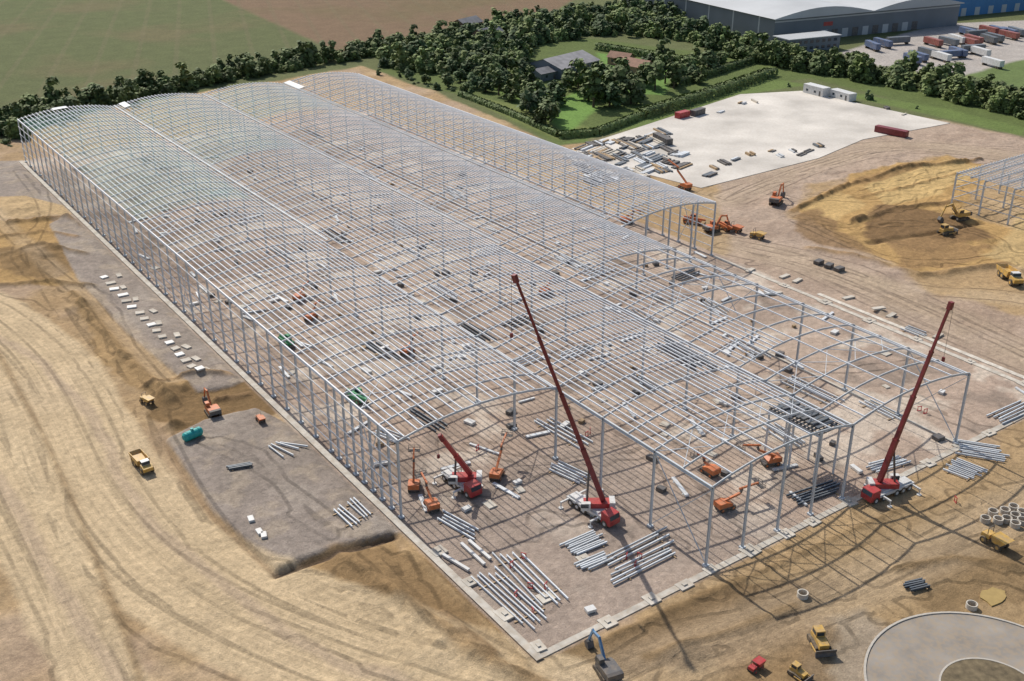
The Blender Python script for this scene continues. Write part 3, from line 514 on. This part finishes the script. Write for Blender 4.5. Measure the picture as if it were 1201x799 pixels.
# ---------- steel on the ground ----------
ib=MB().ibar((-.5,0,.15),(.5,0,.15),.2,.26,.05).mesh('steel_beam',STEELB); ibd=MB().ibar((-.5,0,.15),(.5,0,.15),.22,.3,.05).mesh('steel_beam',STEELD)
bx=MB().prof([(-.5,0),(.5,0),(.5,.35),(-.5,.35)],-.25,.25).mesh('box_girder',WHITE)
tb=MB().box(-.1,.1,-.5,.5,0,.15).mesh('timber_bearer',WOOD)
def bundle(where,p,q,n_,gap=.55,me_=ib,name='steel_beam',cat='steel beam',jit=.03,tilt=0,bear=True):
    a=Vector(G(*p));c=Vector(G(*q)); d=c-a; L=d.length; rz=math.atan2(d.y,d.x); s=Vector((-d.y,d.x))/L; g=cat+'s '+where
    for i in range(n_):
        o=(i-(n_-1)/2)*gap+rnd.uniform(-.15,.15)*gap; l_=L*rnd.uniform(.75,1.0); m_=(a+c)/2+s*o+d/L*rnd.uniform(-.08,.08)*L
        ob=inst(me_,name,(m_.x,m_.y,gz(m_.x,m_.y)+.17),rz+rnd.uniform(-jit,jit)+tilt*i,None,(l_,1,1)); tag(ob,('dark ' if me_ is ibd else 'pale ')+cat+' lying '+where,cat,g)
    if bear:
        for f in (-.3,.3):
            m_=(a+c)/2+d*f; ob=inst(tb,'timber_bearer',(m_.x,m_.y,gz(m_.x,m_.y)+.02),rz,None,(1,n_*gap+.5,1)); tag(ob,'timber bearer under '+cat+'s '+where,'bearer','bearers under the beams '+where)
for a in [('in the upper row nearest the bottom slab corner',(588,645),(655,712),5,.9),('in the lower row nearest the bottom slab corner',(566,672),(636,736),6,.8),
  ('in the striped stack below the tallest crane',(664,648),(706,630),8,.5),('beside the striped stack below the tallest crane',(678,668),(716,652),5,.5),
  ('in the nearer long set left of the front corner',(712,682),(800,640),4,.8),('in the farther long set left of the front corner',(706,662),(785,624),3,.8),
  ('in the nearer pile on the gravel platform',(395,600),(420,622),3,.8),('in the farther pile on the gravel platform',(410,590),(434,613),3,.7),
  ('in the farther set behind the tallest crane',(630,490),(690,525),4,1.0),('in the nearer set behind the tallest crane',(645,545),(690,566),5,.8),
  ('in the wide stack at right, nearer half',(1112,545),(1150,560),9,.6),('in the wide stack at right, farther half',(1120,525),(1180,535),8,.7),
  ('in the stack cut by the right edge',(1165,495),(1215,472),5,.9),('beside the right crane under the frame edge',(1018,552),(1060,540),5,.6),
  ('near the right eave inside the frame',(920,445),(985,475),4,1.2),('on the floor below the sparse right arches',(1010,470),(1060,495),3,1.2),('beyond the right foundation strip',(1060,385),(1085,395),4,.8),
  ('under the left vault near its front corner',(440,505),(475,520),4,.8),('in front of the left corner column',(515,605),(560,630),4,.7)]: bundle(*a)
for a in [('in the dark middle stack inside the frame',(772,402),(828,432),7,.8),('on the brown soil beside the roundabout',(1060,692),(1086,686),5,.4),('in one black pile on the gravel platform',(266,554),(300,548),3,.4),
   ('under the high joist platform',(925,590),(985,570),5,.7)]: bundle(*a,me_=ibd)
inner=[(590,385),(505,335),(735,362),(690,325),(430,402),(655,300),(560,300),(460,260),(380,270),(620,240),(520,220),(700,260),(790,330),(860,400),(820,350),(600,430),(540,380),(320,290),(250,230),(420,200),(480,480),(660,420),(900,500),(740,440)]
for i,(a,c) in enumerate(inner):
    dx,dy=((22,14) if i%3 else (20,-8)); k=(c+150)/550
    bundle('scattered over the bare floor deep inside the frame',(a,c),(a+dx*k*1.6,c+dy*k*1.6),4,1.0,me_=ib if i%4 else ibd,bear=False)
bundle('on the slab edge in front of the left corner',(545,636),(574,662),2,1.6,me_=bx,name='box_girder',cat='white box girder',bear=False); bundle('beside the left foundation strip',(517,650),(552,672),1,1.5,me_=bx,name='box_girder',cat='white box girder',bear=False)
bundle('fanned out on the gravel near the teal tank',(325,522),(345,538),4,1.2,me_=ib,cat='light steel bar',tilt=.2,bear=False)
pk=[('pale wrapped pack',MB().box(-1.2,1.2,-.6,.6,.1,.6).box(-1,-.8,-.65,.65,0,.1).box(.8,1,-.65,.65,0,.1).mesh('material_pack',WHITE)),('long pack of grey rails',MB().box(-3,3,-.35,.35,.1,.4).box(-2,-1.8,-.5,.5,0,.1).box(1.8,2,-.5,.5,0,.1).mesh('material_pack',STEELB)),
    ('dark pack of fittings',MB().box(-.9,.9,-.7,.7,.1,.8).box(-.8,.8,-.75,.75,0,.1).mesh('material_pack',DGREY)),('timber pallet stack',MB().box(-.6,.6,-.5,.5,0,.15).box(-.6,.6,-.5,.5,.25,.4).box(-.6,.6,-.5,.5,.5,.65).box(-.55,.55,-.1,.1,.15,.5).mesh('material_pack',WOOD)),('pale concrete base slab',MB().prof([(-1,0),(1,0),(1,.2),(.9,.25),(-.9,.25),(-1,.2)],-1,1).mesh('material_pack',CONC))]
for i in range(285):
    x=rnd.uniform(-29,91); y=rnd.uniform(2,280)*rnd.uniform(.5,1)
    if y<30 and rnd.random()<.5: continue
    k=rnd.choice([0,0,1,1,1,2,2,3,4,4]); sc_=rnd.uniform(.5,1.1); o=inst(pk[k][1],'material_pack',(x,y,gz(x,y)+.01),rnd.choice([0,math.pi/2])+rnd.uniform(-.4,.4),None,(sc_,rnd.uniform(.5,1.1),.9)); tag(o,pk[k][0]+' scattered on the dirt floor under the vaults','pack',pk[k][0]+'s on the floor')
rs=MB().box(-.5,.5,-.08,.08,0,.1).bar((-.4,0,0),(-.4,0,1.1),.1,.1).bar((.4,0,0),(.4,0,1.1),.1,.1).bar((-.5,0,1.05),(.5,0,1.05),.12,.12).mesh('steel_trestle',RED)
for i,(a,c) in enumerate([(614,655),(622,690),(745,665),(600,665),(735,655),(1078,482),(688,512),(560,528),(1120,590),(625,720),(1085,485),(692,508),(605,700),(640,690),(750,655)]):
    x,y=G(a,c); o=inst(rs,'steel_trestle',(x,y,gz(x,y)),rnd.random()*3,None,(.9,1,.9)); tag(o,'red steel trestle standing among the laid out beams','trestle','red trestles among the beams')
# ---------- blocks, rings, tank ----------
def block(label,px,sz,grp=None,m=CONC,name='concrete_block',cat='concrete block',rz=None):
    x,y=G(*px); a,b_,h=sz; o=MB().prof([(-a/2,0),(a/2,0),(a/2,h*.9),(a/2-.1,h),(-a/2+.1,h),(-a/2,h*.9)],-b_/2,b_/2).build(name,m,None,(x,y,gz(x,y)+.02),rnd.uniform(-.3,.3) if rz is None else rz); return tag(o,label,cat,grp)
for i in range(17):
    t=i/16; px=(122+t*112+rnd.uniform(-2,2),328+t*112)
    block('pale concrete block in the straight row left of the long wall',px,(rnd.uniform(1.3,2.4),1.5,.3),'row of concrete blocks nearest the bank',rnd.choice([WHITE,CONC]))
    if i%2==0: block('pale concrete block in the uneven row closer to the long wall',(px[0]+13+rnd.uniform(-6,6),px[1]-2),(1.2,2.2,.3),'row of concrete blocks nearer the wall')
for p in [(295,613),(310,632),(305,628)]: block('white wrapped pack on the gravel platform by the haul road',p,(.9,1.5,.4),'white packs on the gravel platform',WHITE,'wrapped_pack','pack')
rgm=MB().ring(0,.9,.8,.65,22).mesh('concrete_ring',CONC)
for i,(a,c) in enumerate([(1155,612),(1164,604),(1170,613),(1178,602),(1180,612),(1188,598),(1190,608),(1190,618),(1198,604),(1198,614),(1207,598)]):
    x,y=G(a,c); o=inst(rgm,'concrete_ring',(x,y,gz(x,y)-.05)); tag(o,'pale concrete manhole ring in the cluster above the yellow dumper','concrete ring','cluster of concrete rings at right')
x,y=G(941,700); tag(inst(rgm,'concrete_ring',(x,y,gz(x,y)-.1)),'single concrete manhole ring in the dark soil before the front edge','concrete ring')
x,y=G(1139,713); tag(inst(rgm,'concrete_ring',(x,y,gz(x,y)-.1)),'single concrete manhole ring just above the roundabout kerb','concrete ring')
x,y=G(227,517); tk=thing('storage_tank','teal plastic storage tank lying on the gravel edge by the haul road','tank',(x,y,gz(x,y)),ang(216,522,238,512),None,.8)
MB().cyl((-2,0,1.1),(2,0,1.1),1.05,n=20).cyl((2,0,1.1),(2.4,0,1.1),1.05,.6,20).cyl((-2,0,1.1),(-2.4,0,1.1),1.05,.6,20).build('tank_body',TEAL,tk)
for u in (-1.4,0,1.4): MB().cyl((u-.1,0,1.1),(u+.1,0,1.1),1.12,n=20).build('band',TEAL,tk)
MB().cyl((0,0,2.1),(0,0,2.6),.35).build('inlet',TEAL,tk)
# ---------- apron yard ----------
def cabin(label,px,hd,L=9,W=3,h=2.7,m=WHITE,z=.07,name='site_cabin',cat='cabin',grp=None):
    x,y=G(*px); t=thing(name,label,cat,(x,y,z+.08),ang(*hd),grp)
    MB().box(-L/2,L/2,-W/2,W/2,0,h-.12).build('body',m,t); MB().box(-L/2-.06,L/2+.06,-W/2-.06,W/2+.06,h-.12,h).build('roof',m,t)
    if name=='site_cabin':
        for u in (-L*.3,L*.1): MB().box(u-.6,u+.6,-W/2-.03,-W/2,1,1.9).build('window',GLASS,t)
        MB().box(L*.3,L*.3+.9,-W/2-.03,-W/2,.1,2.1).build('door',DGREY,t)
    else:
        for u in range(int(L/1.2)): MB().box(-L/2+.3+u*1.2,-L/2+.5+u*1.2,-W/2-.05,-W/2,.1,h-.2).build('rib',m,t)
        MB().box(L/2,L/2+.05,-W/2+.1,W/2-.1,.1,h-.2).build('door',m,t)
    return t
cabin('white site cabin on the far edge of the concrete apron, left one',(957,111),(945,107,972,114),11,4,3.6); cabin('white site cabin on the far edge of the concrete apron, right one',(988,116),(975,112,1000,119),11,4,3.0)
for lab,p,h_,L,m in [('dark red shipping container on the right end of the apron',(1045,158),(1035,156,1060,161),12,DRED),('black shipping container on the left part of the apron',(777,167),(768,162,788,172),10,DGREY),('red shipping container beyond the black one on the apron edge',(800,138),(792,140,808,136),6,RED),('dark container near the far left apron corner',(818,135),(810,137,826,132),7,DGREY)]: cabin(lab,p,h_,L,2.5,2.2,m,.07,'shipping_container','container')
def stack(px,hd,n_,m,L=6,lab='',grp=None):
    x,y=G(*px); t=thing('material_stack',lab,'material stack',(x,y,.15+max(0,gz(x,y))),ang(*hd),grp)
    for i in range(n_): MB().box(-L/2+rnd.uniform(-.4,.1),L/2+rnd.uniform(-.1,.5),i*.9-n_*.45,i*.9-n_*.45+.7,0,rnd.uniform(.3,.8)).build('pack',m if rnd.random()<.7 else rnd.choice([DGREY,WOOD,STEELB]),t)
apx=[(850,192),(862,188),(880,182),(905,178),(930,178),(940,182),(960,172),(870,122),(885,120),(845,132),(1040,128),(832,206),(838,198),(1060,135),(915,184),(948,178)]
for r_ in range(7):
    for c_ in range(9):
        a=672+c_*13+r_*4+rnd.uniform(-4,4); c=176+r_*6.5-c_*2.4+rnd.uniform(-2,2)
        if c>150+ (a-672)*-.15+2 and rnd.random()<.9 and a<800: apx.append((a,c))
for i,(a,c) in enumerate(apx):
    side='left' if a<815 else 'middle' if a<980 else 'right'; k=rnd.choice([0,1,1,0,0,3,4]) if a<815 else i%5
    cn=['dark','grey','timber','pale concrete','pale steel'][k]
    stack((a,c),(a,c,a+10,c-4 if i%2 else c+5),rnd.randint(2,6) if a<815 else rnd.randint(1,3),[DGREY,STEELD,WOOD,CONC,STEELB][k],rnd.uniform(3,9) if a<815 else rnd.uniform(2,5),cn+' material stack on the '+side+' part of the far concrete apron',cn+' stacks on the '+side+' apron')
for i,(a,c) in enumerate([(960,310),(972,314),(984,318)]): block('dark trench box in the short row on the dirt right of the frame',(a,c),(2.4,1.6,1.0),'dark trench boxes on the dirt',DGREY,'trench_box','trench box')
for i,(a,c) in enumerate([(920,325),(935,330),(1030,365),(995,350),(910,345),(1100,395),(1045,372),(880,318)]): block('pale concrete block scattered beside the right foundation strip',(a,c),(3.2,1.1,.4),'concrete blocks beside the right strip')
# ---------- vegetation ----------
def crownpts(seed,R_=4,H=7,nl=10,nq=430,q=.72):
    r=np.random.RandomState(seed); lob=[]
    for i in range(nl):
        a=r.rand()*6.28; d=r.rand()**.5*R_*.75; z=H*(.25+.55*r.rand()); lob.append((math.cos(a)*d,math.sin(a)*d,z,R_*r.uniform(.28,.5)))
    lob.append((r.uniform(-1,1),r.uniform(-1,1),H*.8,R_*.4)); V=[]
    for k in range(nq):
        L=lob[r.randint(len(lob))]; v=r.randn(3); v/=np.linalg.norm(v); p=np.array(L[:3])+v*L[3]*r.uniform(.6,1.2)*np.array([1,1,.85])
        n_=v*.8+r.randn(3)*.4+np.array([0,.25,.9]); n_/=np.linalg.norm(n_); a=np.cross(n_,[.3,.2,1]); a/=np.linalg.norm(a)+1e-6; b_=np.cross(n_,a); s=q*r.uniform(.4,1.1)
        V+=[p-a*s-b_*s*.6,p+a*s*.7-b_*s,p+a*s+b_*s*.6,p-a*s*.7+b_*s]
    V=np.array(V); V[:,2]=np.maximum(V[:,2],.2); return V
CR=[crownpts(i,R_=[4,3.6,4.2,2.8][i],H=[8,9,7,11][i]) for i in range(4)]
def qmesh(name,V,m):
    me=bpy.data.meshes.new(name); nv=len(V); me.vertices.add(nv); me.vertices.foreach_set('co',V.astype(np.float32).ravel()); me.loops.add(nv); me.loops.foreach_set('vertex_index',np.arange(nv,dtype=np.int32)); me.polygons.add(nv//4)
    me.polygons.foreach_set('loop_start',np.arange(0,nv,4,dtype=np.int32)); me.polygons.foreach_set('loop_total',np.full(nv//4,4,np.int32)); me.update(); me.materials.append(m); return me
CM=[qmesh('crown',CR[i],LEAF[i%3]) for i in range(4)]
tkm=MB().cyl((0,0,0),(0,0,4),.35,.2,8).bar((0,0,3),(1.4,.5,5.5),.18,.18).bar((0,0,3.2),(-1.2,.8,5.6),.16,.16).bar((0,0,3.6),(.1,-1.3,6),.16,.16).mesh('trunk',BARK)
def tree(px,s,k,label,grp):
    x,y=G(*px); t=thing('broadleaf_tree',label,'tree',(x,y,0),rnd.random()*6.28,grp,s); inst(tkm,'trunk',(0,0,0),0,t); inst(CM[k],'crown',(0,0,0),0,t)
for lab,ps,(s0,s1) in [('large dark tree in the clump beside the farm lawn',[(690,118),(705,110),(718,114),(700,104),(732,108),(745,116),(678,108),(715,125),(728,102),(740,122),(722,118),(696,126),(710,98),(684,100)],(1.0,1.6)),
 ('mid green tree in the orchard left of the farm',[(565,96),(578,100),(590,96),(602,105),(612,104),(585,112),(600,118),(618,114),(570,108),(548,88),(535,83),(520,90),(556,104),(608,97),(594,88),(625,108),(540,96),(575,88),(615,88),(588,104)],(.7,1.2)),
 ('tree on the near edge of the farm lawn',[(632,128),(645,140),(628,120),(652,124),(640,148),(662,114),(622,132),(650,110),(668,104)],(.8,1.2)),
 ('tree behind the long clipped hedge',[(780,98),(795,94),(812,92),(805,86),(790,104),(830,84),(845,78),(770,88),(820,98),(760,82),(785,84),(776,76),(815,78),(755,100),(768,106)],(.8,1.3)),
 ('young tree along the grass edge before the frame',[(480,92),(500,98),(470,84),(512,80),(525,102),(545,110)],(.5,.8))]:
    for p in ps: tree(p,rnd.uniform(s0,s1),rnd.randint(0,3),lab,lab.replace('tree','trees',1))
def mass(name,label,cat,pts,m,s0,s1):
    o=[]
    for x,y in pts:
        V=CR[rnd.randint(0,3)]; a=rnd.random()*6.28; s=rnd.uniform(s0,s1)*rnd.choice([.75,1,1,1.35]); c_,s_=math.cos(a),math.sin(a)
        o.append(np.stack([V[:,0]*c_*s-V[:,1]*s_*s+x,V[:,0]*s_*s+V[:,1]*c_*s+y,V[:,2]*s*rnd.uniform(.75,1.2)-.8],-1))
    ob=bpy.data.objects.new(name,qmesh(name,np.concatenate(o),m)); COL.objects.link(ob); tag(ob,label,cat,kind='stuff')
def line_pts(pp,wd,step):
    W=[Vector(G(*p)) for p in pp]; out=[]
    for a,c in zip(W[:-1],W[1:]):
        d=c-a; n_=max(1,int(d.length/step))
        for i in range(n_): p=a+d*((i+rnd.random())/n_); out.append((p.x+rnd.uniform(-wd,wd),p.y+rnd.uniform(-wd,wd)))
    return out
def inpoly(P,x,y):
    r=False
    for i in range(len(P)):
        a=P[i];c=P[i-1]
        if (a[1]>y)!=(c[1]>y) and x<(c[0]-a[0])*(y-a[1])/(c[1]-a[1])+a[0]: r=not r
    return r
def area_pts(pp,step,drop=0):
    P=[G(*p) for p in pp]; out=[]; x0=min(p[0] for p in P);x1=max(p[0] for p in P);y0=min(p[1] for p in P);y1=max(p[1] for p in P)
    x=x0
    while x<x1:
        y=y0
        while y<y1:
            u,v=x+rnd.uniform(-.5,.5)*step,y+rnd.uniform(-.5,.5)*step
            if inpoly(P,u,v) and rnd.random()>drop: out.append((u,v))
            y+=step
        x+=step
    return out
BL=[(-60,172),(0,154),(60,135),(130,119),(200,104),(300,86),(400,68),(480,54),(560,42)]
mass('tree_belt','long belt of darker trees between the ploughed fields and the site','tree belt',line_pts(BL,8,1.3),LEAF[0],.5,.95)
mass('tree_belt','lighter green trees mixed through the long belt beside the fields','tree belt',line_pts(BL,9,1.9),LEAF[1],.45,.85)
WD=[(440,78),(560,44),(590,26),(700,14),(802,6),(802,36),(880,54),(890,66),(840,62),(800,48),(690,42),(625,55),(612,82),(560,86),(500,88)]
mass('woodland','dense light green wood behind the farm running to the top of the view','wood',area_pts(WD,6.2,.05),LEAF[1],.5,1.0)
mass('woodland','darker trees mixed through the wood behind the farm','wood',area_pts(WD,7.0,.1),LEAF[2],.6,1.05)
BT=[(885,66),(950,80),(1030,92),(1100,105),(1201,130),(1300,152)]
mass('woodland','belt of mid green trees between the lorry depot and the grass verge','wood',line_pts(BT,12,.8),LEAF[0],.55,1.05)
mass('woodland','lighter trees mixed through the belt below the lorry depot','wood',line_pts(BT,12,1.4),LEAF[1],.5,1.0)
mass('bushes','low bushes along the far end and corner of the steel frame','bushes',line_pts([(-20,165),(15,172),(40,150),(120,125)],4,4)+line_pts([(40,130),(110,120)],3,3)+line_pts([(450,88),(560,115)],3,6)+line_pts([(900,98),(1100,130)],4,14),LEAF[2],.2,.5)
def hedge(label,pp,wd=1.2,h=2.4):
    W=[Vector(G(*p)) for p in pp]; r=np.random.RandomState(5); V=[]
    for a,c in zip(W[:-1],W[1:]):
        d=(c-a); L=d.length; d/=L; s=Vector((-d.y,d.x))
        for k in range(int(L*34)):
            side=r.randint(4); u=r.rand()*L; v=(wd if side==0 else -wd if side==1 else r.uniform(-wd,wd)); z=r.rand()*h if side<2 else h
            p=np.array([a.x+d.x*u+s.x*v,a.y+d.y*u+s.y*v,z])+r.randn(3)*.1; n_=np.array([s.x*(v/wd),s.y*(v/wd),1 if side>=2 else .3])+r.randn(3)*.3; n_/=np.linalg.norm(n_)
            A=np.cross(n_,[.3,.9,.2]);A/=np.linalg.norm(A);B_=np.cross(n_,A);q_=r.uniform(.25,.5); V+=[p-A*q_-B_*q_,p+A*q_-B_*q_,p+A*q_+B_*q_,p-A*q_+B_*q_]
    ob=bpy.data.objects.new('hedge',qmesh('hedge',np.array(V),LEAF[0])); COL.objects.link(ob); tag(ob,label,'hedge')
hedge('long straight clipped hedge between the farm and the grass verge',[(752,138),(830,114),(905,88)],2.8,3); hedge('second clipped hedge parallel to the long one, nearer the farm',[(790,102),(880,74)],2,2.6)
hedge('clipped hedge along the top of the farm lawn',[(700,58),(800,74),(845,68)],2,3); hedge('low hedge bending round the lawn corner beside the verge',[(655,162),(700,158),(752,138)],1.6,2); hedge('hedge along the near edge of the orchard',[(540,112),(600,135),(655,160)],1.3,1.6)
# ---------- buildings ----------
def gable(label,px,hd,L,W,h,rh,wm,rm_,cat='building',name='farm_building'):
    x,y=G(*px); t=thing(name,label,cat,(x,y,0),ang(*hd))
    MB().add([(-L/2,-W/2,0),(L/2,-W/2,0),(L/2,W/2,0),(-L/2,W/2,0),(-L/2,-W/2,h),(L/2,-W/2,h),(L/2,W/2,h),(-L/2,W/2,h),(-L/2,0,h+rh),(L/2,0,h+rh)],[(0,1,5,4),(2,3,7,6),(1,2,6,9,5),(3,0,4,8,7)]).build('wall',wm,t)
    e=.5; MB().add([(-L/2-e,-W/2-e,h-.1),(L/2+e,-W/2-e,h-.1),(L/2+e,0,h+rh+.15),(-L/2-e,0,h+rh+.15),(-L/2-e,W/2+e,h-.1),(L/2+e,W/2+e,h-.1)],[(0,1,2,3),(3,2,5,4)]).build('roof',rm_,t)
    for i in range(max(2,int(L/5))):
        u=-L/2+L*(i+.5)/max(2,int(L/5)); MB().box(u-.6,u+.6,-W/2-.05,-W/2,h*.4,h*.75).build('window',GLASS,t)
    MB().box(L*.1-.6,L*.1+.6,-W/2-.06,-W/2,0,2.1).build('door',DGREY,t); return t
gable('large grey roofed barn in the trees of the farm',(660,84),(637,88,692,74),28,20,4.5,3,CLAD,ROOFM); gable('low dark roofed shed beside the large barn',(640,92),(620,94,668,84),14,8,3.5,1.5,CLAD,ROOFD)
gable('farmhouse with brown tiled roof right of the dark tree clump',(745,86),(730,82,762,88),16,9,4,2.5,BRICK,ROOFB,'house','farmhouse'); gable('small brown roofed cottage beyond the farmhouse',(728,76),(718,74,745,78),11,6,3.5,2.2,BRICK,ROOFB,'house','cottage')
gable('small dark roofed shed half hidden in the wood above the field',(548,40),(538,42,562,36),16,9,6,2.5,BRICK,ROOFD); gable('second dark roofed shed in the wood, right of the first',(572,50),(562,52,584,47),16,8,5,2.5,BRICK,ROOFD)
DB=thing('warehouse','large grey warehouse with curved pale roof beyond the trees at the top right','building',(333,292,0),math.radians(-9))
MB().box(0,128,0,150,0,12).build('wall',CLAD,DB)
V=[];Fc=[];n_=24
for i in range(n_+1):
    u=i/n_; z=12.3+4.2*math.sin(math.pi*((u*2)%1 if u<1 else 0))
    V+=[(-1.5+131*u,-1.5,z),(-1.5+131*u,152,z),(-1.5+131*u,-1.5,11.9)]
for i in range(n_): Fc+=[(3*i,3*i+3,3*i+4,3*i+1),(3*i+2,3*i+5,3*i+3,3*i)]
MB().add(V,Fc).build('roof',ROOFG,DB)
for i in range(11): MB().box(24+i*7,28+i*7,-.1,0,0,4.5).build('loading_door',ROOFG if i%2 else DGREY,DB)
for i in range(6): MB().box(-.1,0,12+i*22,13+i*22,0,12).build('wall_trim',ROOFG,DB)
MB().box(32,38,-.15,-.02,6.5,8.5).build('sign_panel',RED,DB); MB().box(0,128,-.08,0,10.3,11.0).build('wall_trim',ROOFG,DB)
OF=thing('office_block','low grey office block in front of the large curved roof warehouse','building',(*G(945,58),0),math.radians(-9)); MB().box(-16,16,-6,6,0,6.5).build('wall',CLAD,OF); MB().box(-16.4,16.4,-6.4,6.4,6.5,6.9).build('roof',ROOFG,OF)
for i in range(8):
    for z in (1.2,4.2): MB().box(-14+i*3.7,-12+i*3.7,-6.06,-6,z,z+1.4).build('window',GLASS,OF)
BB=thing('warehouse','long bright blue warehouse at the top right corner','building',(*G(1098,22),0),math.radians(-9)); MB().box(0,150,0,50,0,11).build('wall',BCLAD,BB); MB().box(-.5,150.5,-.5,50.5,11,11.5).build('roof',ROOFG,BB)
for i in range(10): MB().box(8+i*11,12+i*11,-.1,0,0,4.5).build('loading_door',ROOFG,BB)
def trailer_proto(m,cname):
    t=thing('lorry_trailer',cname,'trailer'); MB().box(-6.2,6.2,-1.25,1.25,1.1,3.8).build('box_body',m,t); MB().box(-6,6,-.5,.5,.8,1.1).build('chassis',DGREY,t)
    for x_ in (-5,-3.8,5): MB().cyl((x_,-1.2,.5),(x_,1.2,.5),.5,n=10).build('wheel',BLACK,t)
    return t
protos={}
TB=mat('trailer_blue',(.07,.13,.26),.5,0,.2,.5,dust=.2); TR=mat('trailer_red',(.28,.06,.055),.5,0,.2,.5,dust=.2)
spots=[(1068+i*11.5,72-i*1.2) for i in range(8)]+[(1085+i*12,58-i*1.4) for i in range(9)]+[(1120+i*12,46-i*1.2) for i in range(7)]+[(1010,62),(1022,58),(1036,54),(1050,50),(1160,78),(1185,70)]
cl=[('dark blue',TB),('red',TR),('white',WHITE),('dark',STEELD),('dark',STEELD),('dark blue',TB),('red',TR)]
for i,(a,c) in enumerate(spots):
    if rnd.random()<.12: continue
    cn,m=cl[(i*5+i//3)%7]; lab=cn+' lorry trailer parked in the rows of the far depot yard'; key=(cn,m.name)
    if key not in protos: protos[key]=trailer_proto(m,lab); t=protos[key]
    else: t=copy_tree(protos[key])
    x,y=G(a+rnd.uniform(-4,4),c+rnd.uniform(-3,3)); t.location=(x,y,.02); t.rotation_euler=(0,0,math.radians(rnd.choice([70,70,70,-18])+rnd.uniform(-6,6))); tag(t,lab,'trailer',cn+' trailers in the depot yard')
print('done',len(bpy.data.objects))
